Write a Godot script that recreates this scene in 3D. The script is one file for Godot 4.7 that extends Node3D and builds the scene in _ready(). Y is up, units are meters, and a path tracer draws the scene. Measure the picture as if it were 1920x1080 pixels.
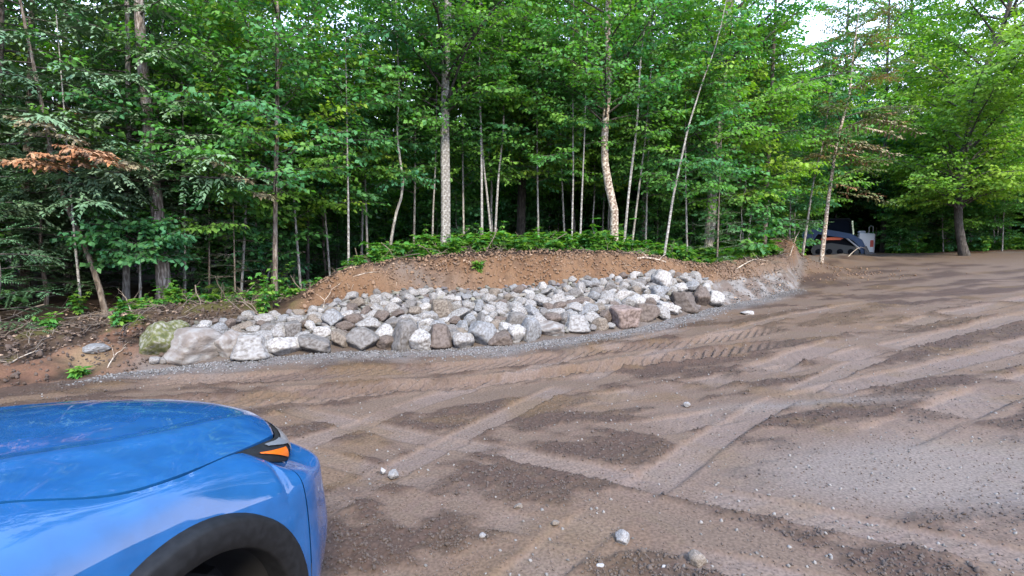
extends Node3D
# A muddy clearing with a rock-faced bank, a wood behind it and the front corner of a blue car.

const CAM_Y := 1.75
const PITCH := 0.08971          # camera tilted down by 5.14 degrees
const FOCAL := 1000.0           # in pixels of the 1920 x 1080 photograph

var rng := RandomNumberGenerator.new()
var used := {}
var mats := {}

# ---------------------------------------------------------------- small helpers
func lin(r: float, g: float, b: float) -> Color:
	return Color(r, g, b).linear_to_srgb()

func numbered(called: String) -> String:
	var n: int = used.get(called, 0)
	used[called] = n + 1
	return called if n == 0 else "%s_%03d" % [called, n]

func tag(o: Node, label: String, category: String, group := "", kind := "") -> Node:
	if label: o.set_meta("label", label)
	if category: o.set_meta("category", category)
	if group: o.set_meta("group", group)
	if kind: o.set_meta("kind", kind)
	return o

func thing(called: String, label: String, category: String, at := Vector3.ZERO, group := "") -> Node3D:
	var o := Node3D.new()
	o.name = numbered(called)
	add_child(o)
	o.position = at
	tag(o, label, category, group)
	return o

func part(parent: Node, called: String, mesh: Mesh, mat: Material) -> MeshInstance3D:
	var o := MeshInstance3D.new()
	o.name = called if parent != self else numbered(called)
	o.mesh = mesh
	o.material_override = mat
	parent.add_child(o, true)
	return o

func ray(u: float, v: float) -> Vector3:
	var y := (540.0 - v) / FOCAL
	return Vector3((u - 960.0) / FOCAL, y * cos(PITCH) - sin(PITCH), -(cos(PITCH) + y * sin(PITCH)))

func px(u: float, v: float, depth: float) -> Vector3:      # the point of a pixel's ray at a depth
	var r := ray(u, v)
	return Vector3(0, CAM_Y, 0) + r * (depth / -r.z)

func on_ground(u: float, v: float) -> Vector3:             # where a pixel's ray meets the terrain
	var r := ray(u, v)
	var t := 1.0
	while t < 70.0:
		var p := Vector3(0, CAM_Y, 0) + r * t
		if p.y <= height(p.x, p.z): return p
		t += 0.01
	return Vector3(0, CAM_Y, 0) + r * t

# ---------------------------------------------------------------- mesh buffers
class Buf:
	var v := PackedVector3Array()
	var n := PackedVector3Array()
	var c := PackedColorArray()
	var uv := PackedVector2Array()
	var i := PackedInt32Array()
	func mesh() -> ArrayMesh:
		var a := []
		a.resize(Mesh.ARRAY_MAX)
		a[Mesh.ARRAY_VERTEX] = v
		a[Mesh.ARRAY_NORMAL] = n
		if c.size() == v.size() and c.size() > 0: a[Mesh.ARRAY_COLOR] = c
		if uv.size() == v.size() and uv.size() > 0: a[Mesh.ARRAY_TEX_UV] = uv
		a[Mesh.ARRAY_INDEX] = i
		var m := ArrayMesh.new()
		m.add_surface_from_arrays(Mesh.PRIMITIVE_TRIANGLES, a)
		return m
	func leaf(p: Vector3, d: Vector3, up: Vector3, ln: float, wd: float, col: Color) -> void:
		var s := d.cross(up).normalized()
		var nn := s.cross(d).normalized()
		var k := v.size()
		var m := p + d * (ln * 0.42)
		v.append(p); v.append(m - s * (wd * 0.5) + nn * (ln * 0.07)); v.append(p + d * ln - nn * (ln * 0.10)); v.append(m + s * (wd * 0.5) + nn * (ln * 0.07))
		n.append(nn); n.append(nn); n.append(nn); n.append(nn)
		c.append(col); c.append(col); c.append(col); c.append(col)
		i.append(k); i.append(k + 1); i.append(k + 2); i.append(k); i.append(k + 2); i.append(k + 3)
	func tube(pts: Array, rad: Array, sides: int, col: Color, cap := false) -> void:
		var base := v.size()
		var ref := Vector3(0.31, 0.1, 0.95)
		var np := pts.size()
		for k in np:
			var t: Vector3 = (pts[min(k + 1, np - 1)] - pts[max(k - 1, 0)]).normalized()
			var a := t.cross(ref).normalized()
			if a.length() < 0.5: a = t.cross(Vector3.UP).normalized()
			var b := t.cross(a).normalized()
			for j in sides:
				var w := TAU * j / sides
				var d := a * cos(w) + b * sin(w)
				v.append(pts[k] + d * rad[k]); n.append(d); c.append(col)
		for k in np - 1:
			for j in sides:
				var p := base + k * sides + j
				var q := base + k * sides + (j + 1) % sides
				i.append(p); i.append(p + sides); i.append(q); i.append(q); i.append(p + sides); i.append(q + sides)
		if cap:
			for e in [0, np - 1]:
				var kc := v.size()
				var tn: Vector3 = (pts[e] - pts[1 if e == 0 else np - 2]).normalized()
				v.append(pts[e]); n.append(tn); c.append(col)
				for j in sides:
					v.append(v[base + e * sides + j]); n.append(tn); c.append(col)
				for j in sides:
					var p := kc + 1 + j
					var q := kc + 1 + (j + 1) % sides
					if e == 0: i.append(kc); i.append(p); i.append(q)
					else: i.append(kc); i.append(q); i.append(p)
	func box(at: Basis, o: Vector3, half: Vector3, bev := 0.0) -> void:   # a box with chamfered edges
		var b := minf(bev, minf(half.x, minf(half.y, half.z)) * 0.9)
		var h := half
		for ax in 3:
			for sg: float in [-1.0, 1.0]:
				var nn := Vector3.ZERO; nn[ax] = sg
				var a1 := (ax + 1) % 3
				var a2 := (ax + 2) % 3
				var q := []
				for w in [[-1, -1], [1, -1], [1, 1], [-1, 1]]:
					var p := Vector3.ZERO
					p[ax] = sg * h[ax]; p[a1] = w[0] * (h[a1] - b); p[a2] = w[1] * (h[a2] - b)
					q.append(o + at * p)
				quad(q, at * nn)
				if b > 0.0:
					for sg2: float in [-1.0, 1.0]:
						var e := []
						var n2 := nn; n2[a1] = sg2
						for w in [[0, -1], [0, 1], [1, 1], [1, -1]]:
							var p := Vector3.ZERO
							p[ax] = sg * (h[ax] - (b if w[0] else 0.0)); p[a1] = sg2 * (h[a1] - (0.0 if w[0] else b)); p[a2] = w[1] * (h[a2] - b)
							e.append(o + at * p)
						quad(e, at * n2.normalized())
	func quad(q: Array, nn: Vector3) -> void:
		var k := v.size()
		for p in q:
			v.append(p); n.append(nn)
		var f: Vector3 = (q[1] - q[0]).cross(q[2] - q[0])
		var o: Array = [0, 2, 1, 0, 3, 2] if f.dot(nn) > 0 else [0, 1, 2, 0, 2, 3]
		for x in o: i.append(k + x)
	func grid(rows: Array, flip := false) -> void:      # rows of points: one smooth sheet
		var base := v.size()
		var nr := rows.size()
		var nc: int = rows[0].size()
		for r in nr:
			for q in nc:
				var du: Vector3 = rows[r][min(q + 1, nc - 1)] - rows[r][max(q - 1, 0)]
				var dv: Vector3 = rows[min(r + 1, nr - 1)][q] - rows[max(r - 1, 0)][q]
				var nn := du.cross(dv).normalized()
				v.append(rows[r][q]); n.append(-nn if flip else nn)
		for r in nr - 1:
			for q in nc - 1:
				var p := base + r * nc + q
				if flip:
					i.append_array(PackedInt32Array([p, p + 1, p + nc, p + 1, p + nc + 1, p + nc]))
				else:
					i.append_array(PackedInt32Array([p, p + nc, p + 1, p + 1, p + nc, p + nc + 1]))
	func smooth() -> void:                               # normals from the faces
		n.resize(v.size()); n.fill(Vector3.ZERO)
		for k in range(0, i.size(), 3):
			var f := (v[i[k + 2]] - v[i[k]]).cross(v[i[k + 1]] - v[i[k]])
			n[i[k]] += f; n[i[k + 1]] += f; n[i[k + 2]] += f
		for k in n.size(): n[k] = n[k].normalized()

# ---------------------------------------------------------------- materials
func noise(seed_: int, freq: float, oct := 4, kind := FastNoiseLite.TYPE_SIMPLEX_SMOOTH) -> FastNoiseLite:
	var f := FastNoiseLite.new()
	f.seed = seed_
	f.frequency = freq
	f.noise_type = kind
	f.fractal_octaves = oct
	return f

func noise_image(f: FastNoiseLite, size: int) -> Image:
	var im := f.get_seamless_image(size, size)
	im.convert(Image.FORMAT_RGB8)
	return im

func tone_tex(f: FastNoiseLite, size: int, cols: Array, stops: Array) -> ImageTexture:     # a noise seen through a colour ramp
	var src := f.get_seamless_image(size, size)
	var g := Gradient.new()
	g.offsets = PackedFloat32Array(stops)
	g.colors = PackedColorArray(cols)
	var lut := []
	for k in 256: lut.append(g.sample(k / 255.0))
	var im := Image.create(size, size, true, Image.FORMAT_RGB8)
	for y in size:
		for x in size:
			im.set_pixel(x, y, lut[int(src.get_pixel(x, y).r * 255.0)])
	im.generate_mipmaps()
	return ImageTexture.create_from_image(im)

func grey(a: float) -> Color:
	return Color(a, a, a)

func bump_tex(f: FastNoiseLite, size: int, strength: float) -> ImageTexture:
	var im := f.get_seamless_image(size, size)
	im.convert(Image.FORMAT_RGBA8)
	im.bump_map_to_normal_map(strength)
	return ImageTexture.create_from_image(im)

func triplanar(mat: StandardMaterial3D, scale_: Vector3, world := false) -> void:
	mat.uv1_triplanar = true
	mat.uv1_world_triplanar = world
	mat.uv1_scale = scale_

func plain(col: Color, rough: float, metal := 0.0) -> StandardMaterial3D:
	var m := StandardMaterial3D.new()
	m.albedo_color = col
	m.roughness = rough
	m.metallic = metal
	return m

func make_materials() -> void:
	var grain := tone_tex(noise(11, 0.03, 5), 512, [grey(0.80), grey(0.91), grey(1.0)], [0.2, 0.5, 0.8])
	var crumbs := bump_tex(noise(12, 0.04, 5), 512, 5.0)
	var soil := StandardMaterial3D.new()
	soil.vertex_color_use_as_albedo = true
	soil.albedo_texture = grain
	soil.normal_enabled = true
	soil.normal_texture = crumbs
	soil.normal_scale = 0.06
	soil.albedo_color = lin(.67, .635, .605)
	soil.roughness = 0.92
	soil.metallic_specular = 0.25
	triplanar(soil, Vector3(2.3, 2.3, 2.3), true)
	mats.soil = soil
	mats.floor = soil
	# stones: mineral grain over a tint, one material per tint
	var speck := tone_tex(noise(21, 0.014, 5), 512, [lin(.34, .30, .27), lin(.62, .58, .55), lin(.86, .85, .84), lin(1, 1, 1)], [0.2, 0.42, 0.58, 0.8])
	var stonebump := bump_tex(noise(22, 0.03, 5), 512, 5.0)
	var tints := {"pale": [.29, .287, .285], "white": [.39, .39, .39], "blue": [.235, .245, .26], "grey": [.175, .168, .165], "tan": [.205, .175, .145], "brown": [.135, .107, .092], "pink": [.235, .18, .162], "dark": [.115, .094, .082]}
	for k in tints:
		var m := StandardMaterial3D.new()
		m.albedo_color = lin(tints[k][0] * .74, tints[k][1] * .735, tints[k][2] * .735)
		m.albedo_texture = speck
		m.normal_enabled = true
		m.normal_texture = stonebump
		m.normal_scale = 0.9
		m.roughness = 0.85
		triplanar(m, Vector3(0.9, 0.9, 0.9))
		mats["stone_" + k] = m
	var moss := StandardMaterial3D.new()
	moss.albedo_texture = tone_tex(noise(23, 0.035, 5), 256, [lin(.035, .042, .012), lin(.075, .080, .022), lin(.11, .105, .07), lin(.19, .19, .175)], [0.25, 0.5, 0.62, 0.72])
	moss.normal_enabled = true
	moss.normal_texture = stonebump
	moss.roughness = 0.95
	triplanar(moss, Vector3(0.6, 0.6, 0.6))
	mats.moss = moss
	var muddy := StandardMaterial3D.new()
	muddy.albedo_texture = tone_tex(noise(24, 0.016, 5), 256, [lin(.10, .084, .075), lin(.125, .107, .096), lin(.155, .142, .136), lin(.205, .20, .198)], [0.3, 0.5, 0.62, 0.75])
	muddy.normal_enabled = true
	muddy.normal_texture = stonebump
	muddy.roughness = 0.92
	triplanar(muddy, Vector3(0.6, 0.6, 0.6))
	mats.stone_muddy = muddy
	var clod := plain(lin(.64, .63, .62), 0.95)
	clod.vertex_color_use_as_albedo = true
	clod.albedo_texture = grain
	triplanar(clod, Vector3(3, 3, 3))
	mats.clod = clod
	# bark
	var barkbump := bump_tex(noise(32, 0.03, 4), 256, 8.0)
	var bark := {
		"grey": [[.10, .09, .08], [.20, .19, .175], [.30, .29, .27]], "lichen": [[.12, .11, .10], [.21, .20, .19], [.33, .325, .315]],
		"brown": [[.06, .045, .035], [.13, .105, .085], [.20, .17, .145]], "dark": [[.025, .021, .018], [.05, .043, .037], [.085, .076, .068]],
		"birch": [[.11, .075, .055], [.30, .25, .20], [.46, .42, .36]], "cedar": [[.10, .08, .07], [.21, .18, .165], [.33, .30, .285]]}
	for k in bark:
		var b: Array = bark[k]
		var m := StandardMaterial3D.new()
		m.albedo_texture = tone_tex(noise(33, 0.018, 4), 256, [lin(b[0][0], b[0][1], b[0][2]), lin(b[1][0], b[1][1], b[1][2]), lin(b[2][0], b[2][1], b[2][2])], [0.3, 0.5, 0.68])
		m.normal_enabled = true
		m.normal_texture = barkbump
		m.roughness = 0.95
		triplanar(m, Vector3(3.0, 3.0, 3.0) if k in ["lichen", "birch"] else Vector3(5.0, 0.9, 5.0))
		mats["bark_" + k] = m
	var lf := plain(Color.WHITE, 0.55)
	lf.vertex_color_use_as_albedo = true
	lf.backlight_enabled = true
	lf.backlight = Color(0.90, 1.0, 0.50)
	lf.metallic_specular = 0.35
	lf.cull_mode = BaseMaterial3D.CULL_DISABLED
	mats.leaf = lf
	var nd := plain(Color.WHITE, 0.7)
	nd.vertex_color_use_as_albedo = true
	nd.backlight_enabled = true
	nd.backlight = Color(0.35, 0.4, 0.25)
	nd.metallic_specular = 0.3
	nd.cull_mode = BaseMaterial3D.CULL_DISABLED
	mats.needle = nd
	var dr := plain(Color.WHITE, 0.9)
	dr.vertex_color_use_as_albedo = true
	dr.cull_mode = BaseMaterial3D.CULL_DISABLED
	mats.dry = dr
	mats.wood = plain(lin(.26, .20, .15), 0.9)

# ---------------------------------------------------------------- the lie of the land
# lines along the bank, as x, z, height: the foot of the stones, their top, and the edge of the wood
const FOOT := [[-40, 2.0], [-14, -2.5], [-8, -5.0], [-5.92, -6.04], [-5.64, -6.43], [-5.13, -6.9], [-4.86, -7.23], [-3.93, -7.58], [-2.91, -7.97], [-2.16, -8.17], [-0.93, -8.34], [-0.08, -8.36], [0.79, -8.7], [1.77, -9.19], [2.93, -10.0], [4.16, -11.15], [5.33, -12.04], [7.18, -13.49], [10.46, -18.7], [14.87, -23.3], [17.3, -23.6], [21.5, -22.6], [30, -21], [60, -16]]
const ROCK := [[-40, 1.2, .5], [-14, -3.3, .4], [-8, -5.7, .2], [-6.45, -6.6, .14], [-5.99, -7.3, .35], [-5.48, -8.1, .50], [-4.8, -8.5, .49], [-4.09, -8.8, .45], [-3.63, -9.0, .48], [-3.22, -9.4, .60], [-2.59, -9.9, .71], [-1.66, -10.3, .74], [-0.63, -10.4, .73], [0.43, -10.6, .79], [1.55, -11.0, .85], [2.79, -11.6, .92], [3.85, -12.0, .93], [4.6, -12.4, .76], [5.87, -13.3, .82], [7.6, -14.6, .90], [10.6, -19.4, .85], [14.9, -24.2, 1.06], [17.3, -24.6, 1.1], [21.5, -23.6, 1.22], [30, -22, 1.5], [60, -17, 2.4]]
const EDGE := [[-40, 0.4, .9], [-14, -4.2, .7], [-8, -6.5, .45], [-7.0, -7.2, .37], [-6.54, -8.0, .50], [-5.85, -8.8, .65], [-5.19, -9.2, .64], [-4.4, -9.5, .61], [-3.9, -9.7, .73], [-3.58, -9.9, .96], [-3.24, -10.1, 1.17], [-2.54, -10.6, 1.32], [-1.22, -11.1, 1.44], [0.46, -11.4, 1.49], [2.24, -11.8, 1.48], [3.29, -12.2, 1.37], [4.03, -12.6, 1.22], [4.81, -13.0, 1.15], [6.24, -14.2, 1.22], [8.04, -15.5, 1.35], [10.8, -20.2, .95], [15, -25.2, 1.08], [17.3, -25.6, 1.12], [21.5, -24.6, 1.24], [30, -23, 1.5], [60, -18, 2.4]]
const TAB_X0 := -40.0
const TAB_DX := 0.05
var t_zf := PackedFloat32Array()
var t_zr := PackedFloat32Array()
var t_hr := PackedFloat32Array()
var t_ze := PackedFloat32Array()
var t_he := PackedFloat32Array()
var n_big := noise(1, 0.12, 3)
var n_mid := noise(2, 0.55, 4)
var n_fine := noise(3, 3.2, 3)
var n_crumb := noise(4, 11.0, 2)
var n_patch := noise(5, 0.42, 4)
var n_patch2 := noise(6, 0.9, 4)
var n_streak := noise(7, 0.5, 4)

func tab(a: Array, col: int, x: float) -> float:
	for k in a.size() - 1:
		if x <= a[k + 1][0]:
			var t: float = clampf((x - a[k][0]) / (a[k + 1][0] - a[k][0]), 0.0, 1.0)
			return lerpf(a[k][col], a[k + 1][col], t)
	return a[-1][col]

func build_tables() -> void:
	var raw := [[], [], [], [], []]
	for k in 2001:
		var x := TAB_X0 + k * TAB_DX
		raw[0].append(tab(FOOT, 1, x)); raw[1].append(tab(ROCK, 1, x)); raw[2].append(tab(ROCK, 2, x)); raw[3].append(tab(EDGE, 1, x)); raw[4].append(tab(EDGE, 2, x))
	var out := [t_zf, t_zr, t_hr, t_ze, t_he]
	for q in 5:
		for k in 2001:                      # rounded a little, so that no line kinks
			var s := 0.0
			for w in range(-4, 5): s += raw[q][clampi(k + w, 0, 2000)]
			out[q].append(s / 9.0)
	t_zf = out[0]; t_zr = out[1]; t_hr = out[2]; t_ze = out[3]; t_he = out[4]

func look(t: PackedFloat32Array, x: float) -> float:
	var f := clampf((x - TAB_X0) / TAB_DX, 0.0, 1999.0)
	var k := int(f)
	return lerpf(t[k], t[k + 1], f - k)

func lot(x: float, z: float) -> float:
	return 0.035 * maxf(0.0, minf(x, 40.0) + 1.0) + 0.028 * clampf(-z - 7.0, 0.0, 40.0)

func blob(x: float, z: float, cx: float, cz: float, rx: float, rz: float) -> float:
	var a := (x - cx) / rx
	var b := (z - cz) / rz
	return exp(-(a * a + b * b))

func height(x: float, z: float) -> float:
	var zf := look(t_zf, x)
	var base := lot(x, z)
	var heap := 0.0                      # spoil heaped up at the edge of the wood
	if x > 5.0 and x < 17.0 and z < -12.0: heap = 0.50 * blob(x, z, 9.1, -16.9, 1.25, .8) + 0.30 * blob(x, z, 11.6, -20.2, 1.5, .8) + 0.20 * blob(x, z, 13.6, -22.0, 1.5, .8)
	base += heap
	if z >= zf: return base + 0.035 * n_big.get_noise_2d(x * 4.0, z * 4.0)
	var zr := look(t_zr, x)
	var hr := look(t_hr, x)
	var hf := lot(x, zf)
	if z >= zr: return lerpf(hf, hr, (zf - z) / (zf - zr)) + heap
	var ze := look(t_ze, x)
	var he := look(t_he, x)
	if z >= ze:
		var t := (zr - z) / (zr - ze)
		return lerpf(hr, he, 1.0 - pow(1.0 - t, 1.7)) + 0.06 * n_mid.get_noise_2d(x * 2.0, z * 2.0) * (1.0 - absf(2.0 * t - 1.0)) + heap
	var back := ze - z
	var up := 0.02 * back * clampf(1.0 - (x - 6.0) / 8.0, 0.0, 1.0)
	return he + minf(up, 1.5) + 0.10 * n_mid.get_noise_2d(x, z) * clampf(back * 2.0, 0.0, 1.0) + heap + 0.22 * n_big.get_noise_2d(x, z) * clampf(back, 0.0, 1.0)

# wheel and track marks: start, heading in degrees, length, half width, pitch of the lugs, bend, depth
const MARKS := [
	[Vector2(-4.6, -6.5), -7.0, 9.5, .24, .17, -0.0150, .052], [Vector2(-4.4, -5.42), -12.0, 9.0, .24, .17, -0.0085, .052], [Vector2(-3.0, -6.0), -9.0, 6.5, .19, .14, -0.012, .050],
	[Vector2(-2.4, -5.5), 29.0, 6.8, .13, .11, 0.004, .018], [Vector2(-2.75, -4.85), 29.0, 3.0, .11, .11, 0.0, .014], [Vector2(-0.6, -3.35), 22.0, 3.6, .12, .11, 0.02, .014],
	[Vector2(-1.25, -3.3), -61.0, 12.0, .14, .12, 0.030, .018], [Vector2(-2.2, -3.9), -58.0, 9.0, .14, .12, 0.030, .016], [Vector2(-0.2, -2.2), -52.0, 12.0, .15, .12, 0.022, .016],
	[Vector2(0.6, -5.4), -22.0, 14.0, .19, .15, -0.006, .022], [Vector2(1.2, -4.6), -23.0, 15.0, .19, .15, -0.005, .022],
	[Vector2(3.0, -4.2), -30.0, 16.0, .22, .2, 0.004, .04], [Vector2(4.2, -4.0), -31.0, 16.0, .22, .2, 0.004, .04], [Vector2(2.2, -5.9), -38.0, 14.0, .2, .2, 0.012, .03]]

func lot_detail(x: float, z: float, dz: float) -> Array:     # [height, dark crumbs 0..1, smooth 0..1, ochre, grey]
	var along_ := x * 0.94 - z * 0.34            # patches drawn out the way the wheels went
	var across := x * 0.34 + z * 0.94
	var far := n_patch.get_noise_2d(along_ * 0.75, across * 3.0)
	var along2 := x * 0.88 + z * 0.47
	var across2 := -x * 0.47 + z * 0.88
	var close := n_patch.get_noise_2d(along2 * 1.2 + 30.0, across2 * 2.9)
	var crumb := smoothstep(-0.10, 0.18, lerpf(far, close, smoothstep(-5.2, -4.0, z) * (1.0 - smoothstep(1.2, 2.6, x))) + 0.22 * n_patch2.get_noise_2d(x * 1.5, z * 2.0) + 0.20 * n_fine.get_noise_2d(x * 0.6, z * 0.8) + 0.28 * blob(x, z, -5.2, -5.6, 1.9, .7))      # churned soil by the debris bank
	var smooth_ := 0.0
	var h := 0.0
	for m in MARKS:
		var p: Vector2 = Vector2(x, z) - m[0]
		var w: float = deg_to_rad(m[1])
		var a := p.x * cos(w) + p.y * sin(w)
		if a < -0.2 or a > m[2] + 0.2: continue
		var b: float = -p.x * sin(w) + p.y * cos(w) - m[5] * a * a
		var hw: float = m[3]
		if absf(b) > hw * 2.0: continue
		var fade := smoothstep(-0.2, 0.5, a) * (1.0 - smoothstep(m[2] - 1.2, m[2] + 0.2, a)) * maxf(0.75 if m[6] > 0.045 else 0.0, smoothstep(-0.42, -0.05, n_patch2.get_noise_2d(a * 0.6 + 40.0, m[1])))
		var inside := 1.0 - smoothstep(hw * 0.86, hw * 1.05, absf(b))
		var lug := (smoothstep(-0.15, 0.15, sin(TAU * (a + 1.0 * b) / m[4])) - 0.5) * (1.25 if m[6] > 0.045 else 0.3)
		h += fade * (inside * (-m[6] + lug * m[6] * 0.62) + m[6] * 0.5 * exp(-pow((absf(b) - hw * 1.25) / (hw * 0.22), 2.0)) * (0.6 + 0.8 * n_fine.get_noise_2d(x * 1.5, z * 1.5)))
		smooth_ = maxf(smooth_, fade * inside * (0.45 if m[6] > 0.045 else 1.0))
	var och := smoothstep(0.12, 0.40, n_patch2.get_noise_2d(x * 0.55 + 90.0, z * 0.8)) * 0.7
	och = maxf(och, 0.9 * maxf(blob(x, z, 0.35, -2.9, .42, .35), blob(x, z, -0.1, -2.45, .3, .4))) 
	och = maxf(och, 0.55 * blob(x, z, 6.3, -9.5, 2.6, .9))
	var gr := maxf(smoothstep(0.0, 1.0, 1.4 * blob(x, z, 3.1, -3.6, 1.4, .55)), 0.9 * blob(x, z, 2.9, -5.15, 1.1, .12))
	crumb *= (1.0 - smooth_ * 0.92) * (1.0 - gr * 0.8)
	var fine := n_fine.get_noise_2d(x, z)
	var tiny := n_crumb.get_noise_2d(x, z)
	h += crumb * (0.008 + 0.026 * maxf(0.0, fine + 0.1) + 0.026 * maxf(0.0, tiny))
	h += (1.0 - crumb) * 0.002 * fine + 0.008 * n_mid.get_noise_2d(x * 2.0, z * 2.0)
	return [h, crumb, smooth_, och, gr]

func mixc(a: Color, b: Color, t: float) -> Color:
	return a.lerp(b, clampf(t, 0.0, 1.0))

func stepped(lo: float, hi: float, runs: Array, grow_: float) -> PackedFloat32Array:     # runs: [from, step] up to the next one's start
	var mid := []
	for k in runs.size() - 1:
		var x: float = runs[k][0]
		while x < runs[k + 1][0] - runs[k][1] * 0.5:
			mid.append(x)
			x += runs[k][1]
	mid.append(runs[-1][0])
	var left := []
	var s: float = runs[0][1]
	var x: float = runs[0][0]
	while x > lo: s *= grow_; x -= s; left.append(x)
	var right := []
	s = runs[-2][1]
	x = runs[-1][0]
	while x < hi: s *= grow_; x += s; right.append(x)
	left.reverse()
	return PackedFloat32Array(left + mid + right)

func build_ground() -> void:
	var xs := stepped(-260, 280, [[-6.4, 0.045], [-3.4, 0.025], [4.2, 0.045], [8.0, 0.0]], 1.055)
	var zs := stepped(-300, 60, [[-12.4, 0.036], [-9.0, 0.030], [-5.6, 0.023], [-1.8, 0.0]], 1.06)
	var nx := xs.size()
	var nz := zs.size()
	var V := PackedVector3Array(); V.resize(nx * nz)
	var C := PackedColorArray(); C.resize(nx * nz)
	var K := PackedByteArray(); K.resize(nx * nz)
	var taupe := Color(.172, .126, .100)
	var dark := Color(.062, .042, .032)
	var ochre := Color(.175, .120, .068)
	var clay := Color(.22, .205, .198)
	var gravel := Color(.175, .172, .177)
	var umber := Color(.175, .104, .062)
	var humus := Color(.045, .034, .028)
	var litter := Color(.12, .085, .06)
	var mossc := Color(.075, .085, .025)
	for zi in nz:
		var z := zs[zi]
		for xi in nx:
			var x := xs[xi]
			var h := height(x, z)
			var zf := look(t_zf, x)
			var col: Color
			var cls := 0
			var near := x > -9.0 and x < 16.0 and z > -24.0
			if z >= zf:
				col = taupe
				if near:
					var d := lot_detail(x, z, 0.0)
					var ramp := clampf((z - zf) / 0.25, 0.0, 1.0)
					h += d[0]
					col = mixc(col, dark, d[1] * 0.72)
					col = mixc(col, Color(.205, .163, .142), d[2] * 0.8)
					col = mixc(col, ochre, d[3] * 0.6)
					col = mixc(col, clay, d[4] * 0.6)
					var off := (z - zf) * 0.86
					var strip := (1.0 - smoothstep(0.25, 0.75 + 0.5 * n_mid.get_noise_2d(x * 1.5, z), off)) * smoothstep(-5.6, -4.8, x) * (1.0 - smoothstep(6.0, 8.5, x))
					col = mixc(col, gravel, strip * (0.8 + 0.35 * n_fine.get_noise_2d(x, z)))
					h += 0.02 * strip * (n_fine.get_noise_2d(x * 1.4, z * 1.4))
			else:
				cls = 1
				var zr := look(t_zr, x)
				var ze := look(t_ze, x)
				var f1 := n_fine.get_noise_2d(x, z)
				var m1 := n_mid.get_noise_2d(x * 2.0, z * 2.0)
				if z >= zr:
					col = mixc(Color(.11, .088, .075), Color(.18, .162, .152), 0.5 + m1)
					if x > 4.3:
						var w := smoothstep(4.3, 4.9, x)
						col = mixc(col, mixc(Color(.17, .145, .132), Color(.27, .265, .27), smoothstep(-0.05, 0.28, n_patch2.get_noise_2d(x * 2.2, z * 2.2) + 0.12)), w * (1.0 - smoothstep(7.2, 9.0, x)))
						h += w * 0.10 * m1 + 0.03 * f1
					if x < -4.9: 
						var q := smoothstep(-4.9, -5.4, x)
						col = mixc(col, mixc(humus, Color(.17, .10, .07), smoothstep(-0.25, 0.25, m1)), q)
						col = mixc(col, Color(.30, .22, .14), 0.9 * blob(x, z, -5.62, -7.0, .28, .24))
						h += q * (0.07 * m1 + 0.04 * f1)
				elif z >= ze:
					var t := (zr - z) / (zr - ze)
					col = mixc(umber, Color(.225, .145, .092), 0.5 + 0.9 * m1 + 0.4 * f1)
					col = mixc(col, Color(.18, .15, .132), blob(x, z, -1.9, -10.45, .9, .25))
					col = mixc(col, Color(.11, .072, .05), smoothstep(0.1, 0.5, f1) * 0.6)
					col = mixc(col, humus, smoothstep(0.72, 0.90, t + 0.18 * m1 + 0.1 * f1))
					var lft := 1.0 - smoothstep(-4.0, -3.3, x + 0.4 * m1)
					col = mixc(col, mixc(humus, litter, 0.5 + m1), lft)
					col = mixc(col, mossc, lft * 0.7 * smoothstep(0.05, 0.3, m1))
					col = mixc(col, Color(.20, .155, .128), smoothstep(4.4, 5.6, x) * 0.8)
					col = mixc(col, Color(.19, .115, .07), smoothstep(7.4, 8.6, x) * 0.8)
					h += 0.05 * f1 + 0.06 * m1 + 0.04 * n_crumb.get_noise_2d(x * 0.8, z * 0.8)
				else:
					cls = 2
					var back := ze - z
					col = mixc(humus, litter, 0.45 + 0.9 * m1 + 0.4 * f1)
					col = mixc(col, Color(.19, .115, .07), 1.2 * maxf(blob(x, z, 9.1, -16.9, 1.5, 1.1), blob(x, z, 11.6, -20.2, 1.9, 1.1)) * (0.8 + 0.6 * m1))
					if near: h += 0.03 * f1
			var k := zi * nx + xi
			V[k] = Vector3(x, h, z)
			C[k] = col
			K[k] = cls
	# one sheet, handed out to the lot, the bank and the floor of the wood
	var bufs := [Buf.new(), Buf.new(), Buf.new()]
	var maps := [PackedInt32Array(), PackedInt32Array(), PackedInt32Array()]
	for q in 3:
		maps[q].resize(nx * nz); maps[q].fill(-1)
	var N := PackedVector3Array(); N.resize(nx * nz)
	for zi in nz:
		for xi in nx:
			var k := zi * nx + xi
			var a := V[zi * nx + mini(xi + 1, nx - 1)] - V[zi * nx + maxi(xi - 1, 0)]
			var b := V[mini(zi + 1, nz - 1) * nx + xi] - V[maxi(zi - 1, 0) * nx + xi]
			N[k] = b.cross(a).normalized()
	for zi in nz - 1:
		for xi in nx - 1:
			var k := zi * nx + xi
			var q := K[k]
			var bf: Buf = bufs[q]
			var mp: PackedInt32Array = maps[q]
			var id := []
			for c in [k, k + 1, k + nx, k + nx + 1]:
				if mp[c] < 0:
					mp[c] = bf.v.size()
					bf.v.append(V[c]); bf.n.append(N[c]); bf.c.append(C[c])
				id.append(mp[c])
			maps[q] = mp
			bf.i.append(id[0]); bf.i.append(id[1]); bf.i.append(id[2]); bf.i.append(id[1]); bf.i.append(id[3]); bf.i.append(id[2])
	var names := ["dirt_ground", "earth_bank", "forest_floor"]
	var says := ["wheel marked brown dirt lot in front of the rock bank", "bare brown earth bank cut below the wood", "dark leaf covered floor of the wood"]
	for q in 3:
		var o := part(self, names[q], bufs[q].mesh(), mats.soil)
		tag(o, says[q], ["ground", "bank", "ground"][q], "", "structure")
		if q == 1: bank = o

var bank: MeshInstance3D

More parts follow.
